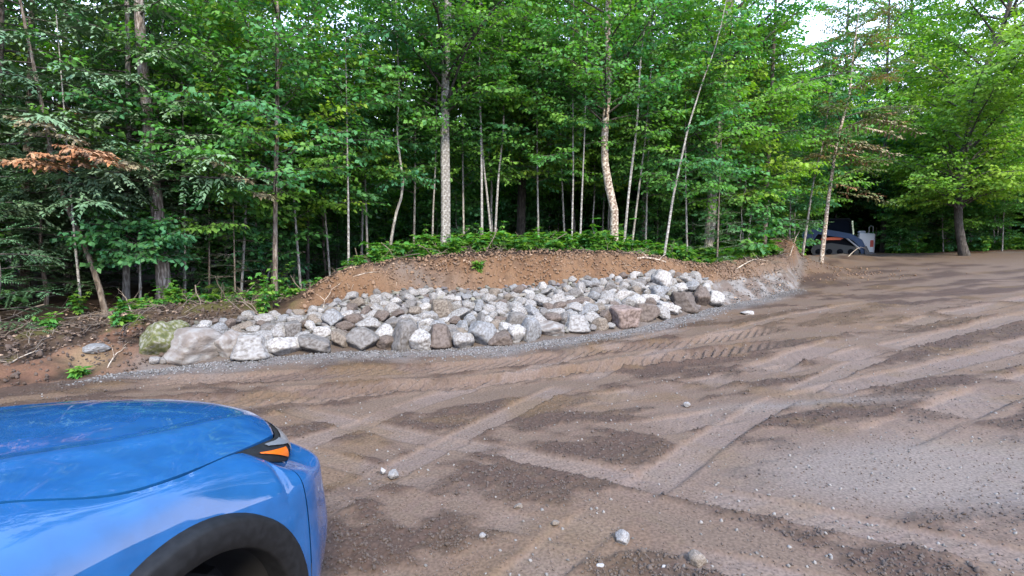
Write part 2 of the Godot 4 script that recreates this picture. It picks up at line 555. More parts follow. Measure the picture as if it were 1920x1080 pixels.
# ---------------------------------------------------------------- stones
func ico(sub: int) -> Array:
	var t := (1.0 + sqrt(5.0)) / 2.0
	var v := [Vector3(-1, t, 0), Vector3(1, t, 0), Vector3(-1, -t, 0), Vector3(1, -t, 0), Vector3(0, -1, t), Vector3(0, 1, t), Vector3(0, -1, -t), Vector3(0, 1, -t), Vector3(t, 0, -1), Vector3(t, 0, 1), Vector3(-t, 0, -1), Vector3(-t, 0, 1)]
	for k in v.size(): v[k] = v[k].normalized()
	var f := [0, 11, 5, 0, 5, 1, 0, 1, 7, 0, 7, 10, 0, 10, 11, 1, 5, 9, 5, 11, 4, 11, 10, 2, 10, 7, 6, 7, 1, 8, 3, 9, 4, 3, 4, 2, 3, 2, 6, 3, 6, 8, 3, 8, 9, 4, 9, 5, 2, 4, 11, 6, 2, 10, 8, 6, 7, 9, 8, 1]
	for s in sub:
		var cache := {}
		var g := []
		for k in range(0, f.size(), 3):
			var m := []
			for e in 3:
				var a: int = f[k + e]
				var b: int = f[k + (e + 1) % 3]
				var key := mini(a, b) * 100000 + maxi(a, b)
				if not cache.has(key):
					cache[key] = v.size()
					v.append(((v[a] + v[b]) * 0.5).normalized())
				m.append(cache[key])
			g.append_array([f[k], m[0], m[2], f[k + 1], m[1], m[0], f[k + 2], m[2], m[1], m[0], m[1], m[2]])
		f = g
	return [v, f]

func stone_mesh(seed_: int, sub: int, blocky: float) -> ArrayMesh:      # about one unit across
	var r := RandomNumberGenerator.new()
	r.seed = seed_
	var nz := noise(seed_, 1.3, 3)
	var planes := []
	if blocky > 1.5:                     # a block: six uneven faces and a few broken corners
		for ax in 3:
			for sg: float in [-1.0, 1.0]:
				var nn := Vector3(r.randf_range(-.22, .22), r.randf_range(-.22, .22), r.randf_range(-.22, .22))
				nn[ax] = sg
				planes.append([nn.normalized(), r.randf_range(0.52, 0.64)])
	for k in (4 if blocky > 1.5 else 8 + int(blocky * 3)):
		planes.append([Vector3(r.randfn(), r.randfn(), r.randfn()).normalized(), r.randf_range(0.54, 0.90) - 0.05 * blocky])
	var s := ico(sub)
	var b := Buf.new()
	for d: Vector3 in s[0]:
		var rad := 1.0
		for p in planes:
			var c: float = d.dot(p[0])
			if c > 0.05:
				var q: float = p[1] / c
				var k := 0.028
				var hh := clampf(0.5 + 0.5 * (q - rad) / k, 0.0, 1.0)     # cut with a rounded edge
				rad = lerpf(q, rad, hh) - k * hh * (1.0 - hh)
		rad *= 1.0 + 0.10 * nz.get_noise_3dv(d * 1.2) + 0.035 * nz.get_noise_3dv(d * 4.0)
		b.v.append(d * rad * 0.66)
	for k in range(0, s[1].size(), 3):
		b.i.append(s[1][k]); b.i.append(s[1][k + 2]); b.i.append(s[1][k + 1])
	b.smooth()
	return b.mesh()

# the stones one can name: u, v of the lowest point, width, height (pixels), tint, how it looks
const BOULDERS := [
	[284, 674, 56, 58, "moss", "moss covered boulder at the end of the rock row by the dark bank"],
	[320, 642, 42, 34, "moss", "small mossy stone lying on top of the moss covered boulder"],
	[344, 684, 98, 58, "muddy", "largest pale boulder smeared with brown mud beside the mossy boulder"],
	[414, 678, 58, 50, "muddy", "mud plastered grey boulder between the largest boulder and a low pale one"],
	[457, 680, 78, 42, "pale", "long low pale wedge shaped boulder at the foot of the rock fill"],
	[522, 672, 54, 38, "white", "rounded white boulder with dark spots at the foot of the rock fill"],
	[582, 669, 70, 40, "grey", "flat topped grey brown boulder next to the spotted white one"],
	[455, 651, 40, 27, "pale", "pale square stone resting behind the long low wedge boulder"],
	[515, 640, 30, 28, "pale", "upright pale stone above the spotted white boulder"],
	[545, 637, 34, 36, "grey", "tall grey stone above the flat topped boulder"],
	[598, 639, 42, 28, "white", "white cracked stone resting on the flat topped grey boulder"],
	[633, 658, 38, 40, "tan", "upright tan boulder with a rough face in the foot row"],
	[678, 660, 56, 38, "grey", "grey pyramid shaped boulder next to the upright tan one"],
	[718, 659, 34, 24, "brown", "low smooth brown boulder beside the grey pyramid shaped one"],
	[756, 661, 44, 52, "grey", "tallest upright grey boulder with a pale left flank in the foot row"],
	[792, 662, 42, 38, "white", "sharp edged white wedge boulder with a dark underside"],
	[822, 658, 48, 42, "brown", "brown veined boulder with a pointed base in the foot row"],
	[865, 657, 34, 32, "pale", "small pale rounded boulder between brown veined and slanted ones"],
	[899, 651, 48, 42, "blue", "tall slanted pale blue grey boulder in the foot row"],
	[937, 653, 48, 28, "brown", "low brown boulder with a ridged top in the foot row"],
	[717, 641, 34, 28, "white", "white stone perched on the low smooth brown boulder"],
	[684, 627, 42, 27, "pale", "long pale stone lying over the grey pyramid shaped boulder"],
	[826, 600, 46, 32, "tan", "broad tan stone high in the middle of the rock fill"],
	[776, 600, 30, 24, "tan", "flat faced tan stone beside the broad tan one"],
	[622, 616, 34, 30, "blue", "pale blue grey stone in the upper rows of the rock fill"],
	[965, 648, 38, 32, "white", "mottled white boulder with brown patches in the foot row"],
	[994, 643, 32, 40, "blue", "upright pale blue boulder with a ridge in the foot row"],
	[1038, 637, 64, 28, "muddy", "half buried mud coated boulder beside a pale peaked one"],
	[1083, 627, 52, 30, "pale", "pale peaked boulder with grey streaks in the foot row"],
	[1172, 619, 68, 48, "pink", "big square pinkish brown boulder with white veins"],
	[1210, 606, 54, 40, "brown", "brown rough boulder right behind the pinkish veined one"],
	[1255, 595, 48, 30, "white", "clean white rectangular block in the foot row"],
	[1286, 589, 52, 44, "dark", "dark brown stained boulder next to the white block"],
	[1316, 579, 28, 38, "brown", "narrow upright brown boulder ending the rock row at the gravel slope"],
	[1128, 623, 26, 22, "tan", "rounded tan stone against the big pinkish veined boulder"],
	[1137, 610, 24, 28, "brown", "small brown upright stone touching the big pinkish boulder"],
	[1114, 613, 30, 24, "pale", "pale lumpy stone above the pale peaked boulder"],
	[1032, 614, 38, 22, "brown", "smooth brown oval stone resting above the mud coated boulder"],
	[967, 619, 40, 28, "grey", "rounded grey stone lying on the mottled white boulder"],
	[1059, 615, 24, 24, "grey", "grey stone beside the smooth brown oval one"],
	[1217, 571, 40, 20, "white", "white flat stone lying on the brown rough boulder"],
	[1278, 554, 32, 22, "white", "chalk white stone on top of the dark stained boulder"],
	[1241, 547, 34, 36, "white", "large white rounded stone at the top of the rock fill under the bank"],
	[1224, 531, 24, 24, "pale", "pale upright stone leaning on the large white topmost one"]]

var placed := []      # [position, radius] of every stone in the fill

func build_stones() -> void:
	var big := []
	for k in 12: big.append(stone_mesh(100 + k, 3, 1.0 if k % 2 else 0.3))
	var small := []
	for k in 14: small.append(stone_mesh(200 + k, 3, 1.0 if k % 2 == 0 else 0.3))
	var blocks := []
	for k in 5: blocks.append(stone_mesh(150 + k, 3, 2.0))
	rng.seed = 77
	var n := 0
	for b in BOULDERS:
		var p := on_ground(b[0], b[1] - 2.0)
		var d := -p.z
		var w: float = b[2] * d / FOCAL * 1.03
		var h: float = b[3] * d / FOCAL * 1.08
		var dep := (w + h) * 0.5
		var form: ArrayMesh = big[n % 12]
		for word in ["square", "block", "rough", "flat topped", "dark brown"]:
			if b[5].contains(word): form = blocks[n % 5]
		var o := part(self, "boulder", form, mats.moss if b[4] == "moss" else mats["stone_" + b[4]])
		var yaw := rng.randf_range(-0.5, 0.5)
		o.transform = Transform3D(Basis(Vector3.UP, yaw).scaled(Vector3(w, h, dep)), p + Vector3(0, h * 0.40, -dep * 0.42))
		tag(o, b[5], "boulder", "boulders of the rock bank")
		placed.append([o.position, (w + h) * 0.26])
		n += 1
	# the fill between them: sizes fall towards the top; no two share a place
	var tones := ["pale", "pale", "white", "grey", "blue", "tan", "brown", "pale", "pale", "pale"]
	var words := {"pale": "pale grey", "white": "white", "grey": "mid grey", "blue": "blue grey", "tan": "tan", "brown": "brown", "pink": "pinkish"}
	var fill := []
	for pass_ in 3:
		var tries: int = [2500, 7000, 14000][pass_]
		for q in tries:
			var x := rng.randf_range(-4.95, 4.45)
			var t := rng.randf_range(0.02, 1.02)
			var zf := look(t_zf, x)
			var zr := look(t_zr, x)
			var z := lerpf(zf - 0.10, zr, t)
			var s: float = [rng.randf_range(.19, .29), rng.randf_range(.11, .19), rng.randf_range(.06, .11)][pass_]
			s *= lerpf(1.0, 0.60, t) * (1.25 if x > 2.6 else 1.0)
			if pass_ == 0 and t > 0.6 and x < 2.4 and rng.randf() < 0.85: continue
			if x < -4.4 and t > 0.9: continue
			var p := Vector3(x, height(x, z) + s * rng.randf_range(0.22, 0.42), z)
			var ok := true
			for e in placed:
				var dd: Vector3 = e[0] - p
				dd.y *= 0.6
				if dd.length_squared() < pow(e[1] + s * 0.44, 2.0): ok = false; break
			if not ok: continue
			placed.append([p, s * 0.44])
			var axes := Vector3(rng.randf_range(.9, 1.4), rng.randf_range(.62, .95), rng.randf_range(.85, 1.15)) * s * 1.16
			var bs := Basis.from_euler(Vector3(rng.randf_range(-.4, .4), rng.randf() * TAU, rng.randf_range(-.4, .4))) * Basis.from_scale(axes)
			fill.append([s, Transform3D(bs, p), rng.randi_range(0, 13), tones[rng.randi_range(0, 9)], t, x])
	fill.sort_custom(func(a, b): return a[0] > b[0])
	var rest := [[], [], []]
	for k in fill.size():
		var f: Array = fill[k]
		if k < 300:
			var o := part(self, "stone", small[f[2]], mats["stone_" + f[3]])
			o.transform = f[1]
			var row := "just above the foot boulders" if f[4] < 0.33 else ("in the middle of the rock fill" if f[4] < 0.7 else "in the top rows under the bank")
			var side := "near the mossy boulder" if f[5] < -3.2 else ("near the pinkish veined boulder" if f[5] > 1.4 else "midway along the bank")
			tag(o, "%s rounded stone %s, %s" % [words[f[3]], row, side], "stone", "stones of the rock fill")
		else:
			rest[k % 3].append(f)
	# chips between them, too many to count
	var node := MultiMeshInstance3D.new()
	node.name = "stone_chips"
	var mm := MultiMesh.new()
	mm.transform_format = MultiMesh.TRANSFORM_3D
	mm.use_colors = true
	mm.mesh = stone_mesh(203, 2, 0.8)
	var all: Array = rest[0] + rest[1] + rest[2]
	mm.instance_count = all.size()
	for k in all.size():
		mm.set_instance_transform(k, all[k][1])
		var g := rng.randf_range(0.12, 0.31)
		mm.set_instance_color(k, Color(g, g * rng.randf_range(.9, 1.0), g * rng.randf_range(.82, 1.0)))
	node.multimesh = mm
	node.material_override = mats.clod
	add_child(node)
	tag(node, "small stone chips filling the gaps of the rock bank", "stones", "", "stuff")
	print("stones ", fill.size(), " chips ", all.size())
	# loose stones lying on the dirt, each one visible
	var loose := [[1168, 1022, 27, 24, "pale", "palest fist sized stone on the ochre dirt patch"], [1310, 1060, 28, 24, "tan", "tan stone pressed into dark dirt with a pebble on it"], [737, 896, 18, 14, "pale", "pale oval stone on dark crumbs beside the car"], [717, 888, 10, 10, "white", "small white stone touching the pale oval one"],
		[1126, 1068, 11, 11, "white", "white pebble below the palest fist sized stone"], [1246, 1072, 10, 11, "white", "white pebble beside the tan stone"], [972, 955, 14, 10, "tan", "flat tan stone on the ochre dirt"], [1042, 986, 11, 9, "tan", "small yellowish stone in dark crumbled dirt"], [1290, 764, 14, 9, "pale", "lone pale stone in the smooth wheel marks"], [1405, 590, 20, 8, "white", "flat white stone on the gravel past the rock row"], [165, 660, 40, 16, "blue", "flat grey slab sticking out of the dark bank"], [905, 1010, 12, 9, "pale", "pale pebble half sunk in the mud"]]
	for k in loose.size():
		var b: Array = loose[k]
		var p := on_ground(b[0], b[1])
		var d := -p.z
		var w: float = b[2] * d / FOCAL * 1.1
		var h: float = b[3] * d / FOCAL
		var o := part(self, "loose_stone", small[(k * 5) % 14], mats["stone_" + b[4]])
		o.transform = Transform3D(Basis(Vector3.UP, rng.randf() * 2.0) * Basis.from_scale(Vector3(w, h, w * 0.9)), p + Vector3(0, h * 0.22 + 0.008, -w * 0.3))
		tag(o, b[5], "stone", "loose stones on the dirt")

func scatter(called: String, label: String, category: String, mesh: Mesh, mat: Material, spots: Array, cols: Array) -> void:
	var node := MultiMeshInstance3D.new()
	node.name = called
	var mm := MultiMesh.new()
	mm.transform_format = MultiMesh.TRANSFORM_3D
	mm.use_colors = true
	mm.mesh = mesh
	mm.instance_count = spots.size()
	for k in spots.size():
		mm.set_instance_transform(k, spots[k])
		mm.set_instance_color(k, cols[k])
	node.multimesh = mm
	node.material_override = mat
	add_child(node)
	tag(node, label, category, "", "stuff")

func build_crumbs() -> void:
	rng.seed = 5
	var clod := stone_mesh(301, 1, 1.0)
	var spots := []
	var cols := []
	var g_spots := []
	var g_cols := []
	for q in 100000:
		var z := -2.0 - 9.0 * pow(rng.randf(), 1.7)
		var x := rng.randf_range(-1.1, 1.1) * (-z + 0.6)
		if z < look(t_zf, x) or x < -5.6: continue
		var d := lot_detail(x, z, 0.0)
		var y: float = height(x, z) + d[0]
		if rng.randf() < d[1] * d[1] * 0.85 and spots.size() < 60000:
			var s := 0.006 + 0.014 * pow(rng.randf(), 2.0) + (0.016 * rng.randf() if rng.randf() < 0.06 else 0.0)
			spots.append(Transform3D(Basis.from_euler(Vector3(rng.randf(), rng.randf() * 6.0, 0)) * Basis.from_scale(Vector3(s, s * 0.75, s * 1.15)), Vector3(x, y + s * 0.15, z)))
			var t := rng.randf_range(0.75, 1.25)
			cols.append(Color(.095 * t, .072 * t, .061 * t).lerp(Color(.19 * t, .135 * t, .08 * t), d[3] * 0.6))
		elif rng.randf() < 0.30:                 # small lumps of the paler soil
			var s := 0.004 + 0.010 * pow(rng.randf(), 2.0)
			spots.append(Transform3D(Basis.from_euler(Vector3(rng.randf(), rng.randf() * 6.0, 0)) * Basis.from_scale(Vector3(s, s * 0.75, s * 1.3)), Vector3(x, y + s * 0.15, z)))
			var t := rng.randf_range(0.7, 1.05)
			cols.append(Color(.165 * t, .122 * t, .098 * t))
		elif rng.randf() < 0.04:
			var s := rng.randf_range(0.008, 0.024)
			g_spots.append(Transform3D(Basis.from_euler(Vector3(rng.randf(), rng.randf() * 6.0, 0)) * Basis.from_scale(Vector3(s, s * 0.7, s)), Vector3(x, y + s * 0.12, z)))
			var t := rng.randf_range(.14, .32)
			g_cols.append(Color(t, t * .95, t * .9))
	for q in 5200:          # gravel along the foot of the stones and on the slope past them
		var x := rng.randf_range(-5.3, 7.4)
		var off := absf(rng.randfn(0.0, 0.28)) + (0.02 if x < 4.4 else -0.6 * rng.randf())
		var z := look(t_zf, x) + off
		var s := rng.randf_range(0.010, 0.032)
		var y: float = height(x, z) + (lot_detail(x, z, 0.0)[0] if off > 0 else 0.0)
		g_spots.append(Transform3D(Basis.from_euler(Vector3(rng.randf(), rng.randf() * 6.0, 0)) * Basis.from_scale(Vector3(s, s * 0.7, s)), Vector3(x, y + s * 0.12, z)))
		var t := rng.randf_range(.11, .29)
		g_cols.append(Color(t, t * .99, t * 1.0))
	var b_spots := []
	var b_cols := []
	for q in 4500:          # lumps on the cut face, the debris bank and the spoil heap
		var x := rng.randf_range(-3.7, 6.5)
		var z := lerpf(look(t_zr, x), look(t_ze, x), rng.randf_range(-0.1, 1.02))
		if q % 4 == 1:
			x = rng.randf_range(-7.5, -4.6)
			z = lerpf(look(t_zf, x), look(t_ze, x), rng.randf_range(0.0, 1.1))
		if q % 4 == 2 and q % 8 == 2:
			x = rng.randfn(9.6, 1.2)
			z = rng.randfn(-17.0, 1.0)
		var s := rng.randf_range(0.014, 0.045) * (1.9 if rng.randf() < 0.06 else 1.0)
		b_spots.append(Transform3D(Basis.from_euler(Vector3(rng.randf() * 3.0, rng.randf() * 6.0, 0)) * Basis.from_scale(Vector3(s, s * 0.75, s * 1.2)), Vector3(x, height(x, z) + s * 0.1 + 0.02, z)))
		var t := rng.randf_range(0.7, 1.2)
		b_cols.append(Color(.26 * t, .165 * t, .105 * t) if q % 4 != 1 else Color(.11 * t, .078 * t, .062 * t))
	scatter("bank_clods", "lumps of brown earth on the cut bank and spoil heap", "soil", clod, mats.clod, b_spots, b_cols)
	scatter("soil_clods", "dark crumbled clods of soil over the wheel marks", "soil", clod, mats.clod, spots, cols)
	scatter("gravel", "scattered pale gravel on the dirt and along the rocks", "gravel", clod, mats.clod, g_spots, g_cols)

# ---------------------------------------------------------------- the blue car (x forward from the front axle, z to its right)
const BELT := [   # columns round the right side from the tail to the middle of the nose; points from the top edge down to the sill
	[[-3.50, 1.10, 0], [-3.60, 1.02, 0], [-3.64, .94, 0], [-3.68, .75, 0], [-3.68, .50, 0], [-3.58, .30, 0]],
	[[-3.48, 1.10, .45], [-3.58, 1.02, .48], [-3.62, .94, .50], [-3.66, .75, .52], [-3.66, .50, .52], [-3.56, .30, .48]],
	[[-3.36, 1.11, .70], [-3.42, 1.02, .75], [-3.46, .95, .78], [-3.48, .77, .82], [-3.48, .50, .82], [-3.42, .28, .78]],
	[[-3.10, 1.12, .79], [-3.12, 1.03, .84], [-3.13, .96, .875], [-3.14, .78, .91], [-3.14, .50, .90], [-3.12, .27, .86]],
	[[-2.70, 1.12, .80], [-2.70, 1.03, .85], [-2.70, .97, .885], [-2.70, .78, .915], [-2.70, .50, .91], [-2.70, .26, .87]],
	[[-2.20, 1.10, .80], [-2.20, 1.02, .85], [-2.20, .96, .88], [-2.20, .77, .905], [-2.20, .50, .91], [-2.20, .25, .88]],
	[[-1.50, 1.08, .80], [-1.50, 1.01, .85], [-1.50, .95, .88], [-1.50, .76, .90], [-1.50, .50, .91], [-1.50, .24, .88]],
	[[-1.05, 1.085, .775], [-1.05, 1.05, .825], [-1.05, .985, .872], [-1.05, .76, .90], [-1.05, .50, .915], [-1.05, .25, .89]],
	[[-.75, 1.125, .58], [-.75, 1.085, .76], [-.75, 1.0, .868], [-.75, .76, .903], [-.75, .50, .915], [-.75, .26, .90]],
	[[-.57, 1.108, .64], [-.57, 1.075, .775], [-.57, .992, .865], [-.57, .77, .905], [-.57, .50, .915], [-.57, .26, .90]],
	[[-.38, 1.053, .757], [-.38, 1.036, .815], [-.38, .975, .862], [-.38, .78, .905], [-.38, .50, .915], [-.38, .26, .90]],
	[[-.20, 1.028, .787], [-.20, 1.010, .83], [-.20, .955, .862], [-.20, .78, .905], [-.20, .50, .912], [-.20, .26, .90]],
	[[.10, .982, .730], [.10, .962, .79], [.10, .912, .85], [.10, .77, .900], [.10, .50, .905], [.10, .26, .89]],
	[[.24, .895, .725], [.25, .886, .775], [.265, .850, .862], [.27, .75, .892], [.28, .50, .898], [.29, .27, .88]],
	[[.36, .848, .695], [.38, .838, .730], [.400, .808, .815], [.405, .72, .836], [.41, .50, .845], [.41, .28, .82]],
	[[.50, .836, .580], [.52, .826, .615], [.558, .796, .705], [.565, .70, .728], [.57, .48, .745], [.54, .27, .71]],
	[[.60, .832, .420], [.63, .822, .440], [.655, .79, .47], [.68, .68, .51], [.685, .47, .52], [.64, .26, .49]],
	[[.67, .830, .210], [.70, .820, .215], [.73, .785, .22], [.755, .67, .24], [.76, .46, .24], [.71, .25, .22]],
	[[.69, .830, 0], [.72, .820, 0], [.75, .785, 0], [.775, .67, 0], [.78, .46, 0], [.73, .25, 0]]]
const HOOD_EDGE := [[-.95, 1.145, .48], [-.75, 1.128, .568], [-.57, 1.112, .628], [-.38, 1.057, .744], [-.20, 1.032, .774], [.10, .986, .717], [.25, .966, .690], [.37, .950, .655]]
const HOOD_MID := [[-.95, 1.160], [-.60, 1.140], [-.30, 1.115], [0.0, 1.082], [.25, 1.048], [.45, 1.008], [.60, .968], [.70, .925]]
const AXLES := [-0.28, -2.90]

func cr(a: Vector3, b: Vector3, c: Vector3, d: Vector3, t: float) -> Vector3:
	return b.cubic_interpolate(c, a, d, t)

func v3(a: Array) -> Vector3:
	return Vector3(a[0], a[1], a[2])

func car_columns() -> Array:        # the belt, finely divided, with the wheel openings cut
	var cols := []
	var nb := BELT.size()
	for s in nb - 1:
		var gap: float = absf(BELT[s + 1][3][0] - BELT[s][3][0]) + absf(BELT[s + 1][3][2] - BELT[s][3][2])
		var sub := clampi(int(gap / 0.022), 4, 34)
		for k in sub + (1 if s == nb - 2 else 0):
			var t := float(k) / sub
			var key := []
			for r in 6:
				key.append(cr(v3(BELT[max(s - 1, 0)][r]), v3(BELT[s][r]), v3(BELT[s + 1][r]), v3(BELT[min(s + 2, nb - 1)][r]), t))
			var line := []
			for r in 5:
				for j in 6:
					line.append(cr(key[max(r - 1, 0)], key[r], key[r + 1], key[min(r + 2, 5)], j / 6.0))
			line.append(key[5])
			cols.append(line)
	for q in cols.size():
		var line: Array = cols[q]
		var x: float = line[18].x
		for ax: float in AXLES:
			var e := absf(x - ax)
			if e < 0.445:
				var cut := 0.40 + sqrt(0.445 * 0.445 - e * e)
				var total := 0.0
				var lens := [0.0]
				var stop := 1.0
				for r in range(1, line.size()):
					total += line[r].distance_to(line[r - 1])
					lens.append(total)
				for r in range(1, line.size()):
					if line[r].y < cut:
						var f: float = (line[r - 1].y - cut) / maxf(line[r - 1].y - line[r].y, 1e-5)
						stop = (lens[r - 1] + f * (lens[r] - lens[r - 1])) / total
						break
				var out := []
				for r in line.size():
					var want := stop * total * r / (line.size() - 1)
					var j := 0
					while j < lens.size() - 2 and lens[j + 1] < want: j += 1
					out.append(line[j].lerp(line[j + 1], clampf((want - lens[j]) / maxf(lens[j + 1] - lens[j], 1e-6), 0.0, 1.0)))
				cols[q] = out
	return cols

func mirrored(rows: Array) -> Array:
	var out := []
	for r in rows:
		var n := []
		for p: Vector3 in r: n.append(Vector3(p.x, p.y, -p.z))
		out.append(n)
	return out

func along(a: Array, t: float) -> Vector3:       # a smooth line through listed points
	var n := a.size() - 1
	var f := clampf(t, 0.0, 1.0) * n
	var k := mini(int(f), n - 1)
	return cr(v3(a[max(k - 1, 0)]), v3(a[k]), v3(a[k + 1]), v3(a[min(k + 2, n)]), f - k)

func ring(b: Buf, c: Vector3, prof: Array, from: float, to: float, steps: int, flip := false) -> void:    # prof: [radius, z]
	var rows := []
	for k in steps + 1:
		var w := lerpf(from, to, float(k) / steps)
		var row := []
		for p in prof: row.append(c + Vector3(cos(w) * p[0], sin(w) * p[0], p[1]))
		rows.append(row)
	b.grid(rows, flip)

func build_car() -> void:
	var paint := plain(lin(.0075, .062, .180), 0.5, 0.0)
	paint.metallic_specular = 0.2
	paint.clearcoat_enabled = true
	paint.clearcoat = 1.0
	paint.clearcoat_roughness = 0.03
	var dusty := tone_tex(noise(41, 0.02, 5), 256, [grey(0.92), grey(0.97), grey(1.0)], [0.3, 0.5, 0.8])
	paint.albedo_texture = dusty
	triplanar(paint, Vector3(1.3, 1.3, 1.3))
	var black := plain(lin(.012, .012, .013), 0.6)
	var plastic := plain(lin(.009, .0095, .0105), 0.6)
	plastic.metallic_specular = 0.3
	plastic.albedo_texture = tone_tex(noise(42, 0.05, 4), 256, [grey(0.75), grey(0.9), grey(1.0)], [0.3, 0.55, 0.8])
	triplanar(plastic, Vector3(2, 2, 2))
	var glass := plain(Color(0.05, 0.06, 0.07, 0.5), 0.03)
	glass.transparency = BaseMaterial3D.TRANSPARENCY_ALPHA
	var lens := plain(lin(.10, .105, .115), 0.10)
	lens.clearcoat_enabled = true
	var amber := plain(lin(.40, .085, .008), 0.18)
	var rubber := plain(lin(.02, .02, .021), 0.85)
	var alloy := plain(lin(.35, .36, .37), 0.35, 0.8)
	var car := thing("car", "glossy blue car with black wheel arch trim and amber side marker", "car", Vector3(-1.72, 0, -1.97))
	car.rotation.y = deg_to_rad(90.0 - 16.0)
	var cols := car_columns()
	var door_from := -1.0
	# side panels: the front fender runs to the seam at the bumper
	var fender := []
	var bumper := []
	var flank := []
	for c in cols:
		var x: float = c[18].x
		if x <= -0.86: flank.append(c)
		if x >= -0.90 and x <= 0.262 and c[18].z > 0.5: fender.append(c)
		if x > 0.235: bumper.append(c)
	for side in 2:
		var fl := flank if side == 0 else mirrored(flank)
		var fe := fender if side == 0 else mirrored(fender)
		var b := Buf.new(); b.grid(fl, side == 1)
		part(car, "side_panel", b.mesh(), paint)
		b = Buf.new(); b.grid(fe, side == 1)
		part(car, "fender", b.mesh(), paint)
	var whole := []
	for c in bumper: whole.append(c)
	var back := mirrored(bumper)
	back.reverse()
	for k in range(1, back.size()): whole.append(back[k])
	for k in whole.size():                       # the bumper stands 3 mm proud of the fender
		var row := []
		for p: Vector3 in whole[k]: row.append(p + (p - Vector3(0.1, p.y, 0)).normalized() * 0.003)
		whole[k] = row
	var bb := Buf.new(); bb.grid(whole)
	part(car, "front_bumper", bb.mesh(), paint)
	# hood
	var rows := []
	var edge := []
	for k in 41:
		var t := k / 40.0
		var e := along(HOOD_EDGE, t)
		var m3 := []
		for q in HOOD_MID: m3.append([q[0], q[1], 0.0])
		var m := along(m3, t)
		edge.append(e)
		var row := []
		for j in range(-24, 25):
			var w := j / 24.0
			var a := absf(w)
			var y := lerpf(m.y, e.y, pow(a, 2.3))
			y += 0.010 * exp(-pow((a - 0.62) / 0.06, 2.0)) * (1.0 - pow(t, 6.0)) - 0.006 * exp(-pow(a / 0.45, 2.0)) * (1.0 - t)
			row.append(Vector3(lerpf(m.x, e.x, pow(a, 2.1)), y, w * e.z))
		rows.append(row)
	var lip := []
	for p: Vector3 in rows[40]: lip.append(p + Vector3(-0.006, -0.014, 0))
	rows.append(lip)
	var hb := Buf.new(); hb.grid(rows, true)
	for s in 2:                                   # turned-down side edges
		var turned := [[], []]
		for k in 41:
			var p: Vector3 = rows[k][48 if s == 0 else 0]
			turned[0].append(p); turned[1].append(p + Vector3(0, -0.02, -0.004 if s == 0 else 0.004))
		hb.grid(turned, s == 1)
	part(car, "hood", hb.mesh(), paint)
	# what shows in the gap round the hood
	var gb := Buf.new()
	for s: float in [1.0, -1.0]:
		var g := [[], []]
		for k in 41:
			var e: Vector3 = edge[k]
			g[0].append(Vector3(e.x, e.y - 0.018, (e.z - 0.03) * s)); g[1].append(Vector3(e.x, e.y - 0.022, (e.z + 0.012) * s))
		gb.grid(g, s < 0)
	part(car, "hood_gap", gb.mesh(), black)
	# headlights between hood, fender and bumper
	for s: float in [1.0, -1.0]:
		var top := [[.10, .980, .716], [.25, .958, .694], [.37, .940, .660], [.50, .932, .52], [.60, .925, .36]]
		var mid := [[.13, .965, .732], [.27, .925, .738], [.40, .895, .70], [.54, .885, .555], [.635, .880, .38]]
		var low := [[.13, .955, .737], [.26, .888, .752], [.385, .845, .712], [.52, .836, .585], [.612, .834, .40]]
		var lr := []
		for k in 25:
			var t := k / 24.0
			var a := along(top, t)
			var m := along(mid, t)
			var c := along(low, t)
			var row := []
			for j in 9:
				var w := j / 8.0
				var p := a * (1 - w) * (1 - w) + (m * 2.0 - (a + c) * 0.5) * 2.0 * w * (1 - w) + c * w * w
				row.append(Vector3(p.x, p.y, p.z * s))
			lr.append(row)
		var hs := Buf.new(); hs.grid(lr, s < 0)
		var lamp := part(car, "headlight", hs.mesh(), plastic)
		var lens_rows := []                     # the pale front of the lamp, just over its housing
		for k in range(12, 25):
			var row := []
			for j in range(1, 8):
				var p: Vector3 = lr[k][j]
				row.append(p + Vector3(0.004, 0.001, 0.004 * s))
			lens_rows.append(row)
		var lb := Buf.new(); lb.grid(lens_rows, s < 0)
		lens_rows = []
		for k in range(6, 13):
			var row := []
			for j in 5:
				var jj := lerpf(0.6, lerpf(1.6, 3.2, (k - 6) / 6.0), j / 4.0)
				var p: Vector3 = lr[k][int(jj)].lerp(lr[k][int(jj) + 1], jj - int(jj))
				row.append(p + Vector3(0.004, 0.002, 0.005 * s))
			lens_rows.append(row)
		lb.grid(lens_rows, s < 0)
		part(lamp, "lens", lb.mesh(), lens)
		var mk := Buf.new()                      # the amber marker: a wedge
		var mr := []
		for k in range(3, 11):
			var row := []
			var f := (k - 3) / 7.0
			for j in 5:
				var w := lerpf(lerpf(0.52, 0.50, f), lerpf(0.62, 0.94, f), j / 4.0) - 0.06
				var jj := clampf(w * 8.0, 0.0, 7.99)
				var p: Vector3 = lr[k][int(jj)].lerp(lr[k][int(jj) + 1], jj - int(jj))
				row.append(p + Vector3(0.003, 0.002, 0.006 * s))
			mr.append(row)
		mk.grid(mr, s < 0)
		part(lamp, "marker", mk.mesh(), amber)
	# grille
	var gr := Buf.new()
	var grows := []
	for k in 9:
		var z := lerpf(-.40, .40, k / 8.0)
		var x := 0.70 - 0.55 * z * z
		grows.append([Vector3(x - 0.02, .925, z), Vector3(x, .88, z), Vector3(x - 0.015, .832, z)])
	gr.grid(grows, true)
	part(car, "grille", gr.mesh(), black)
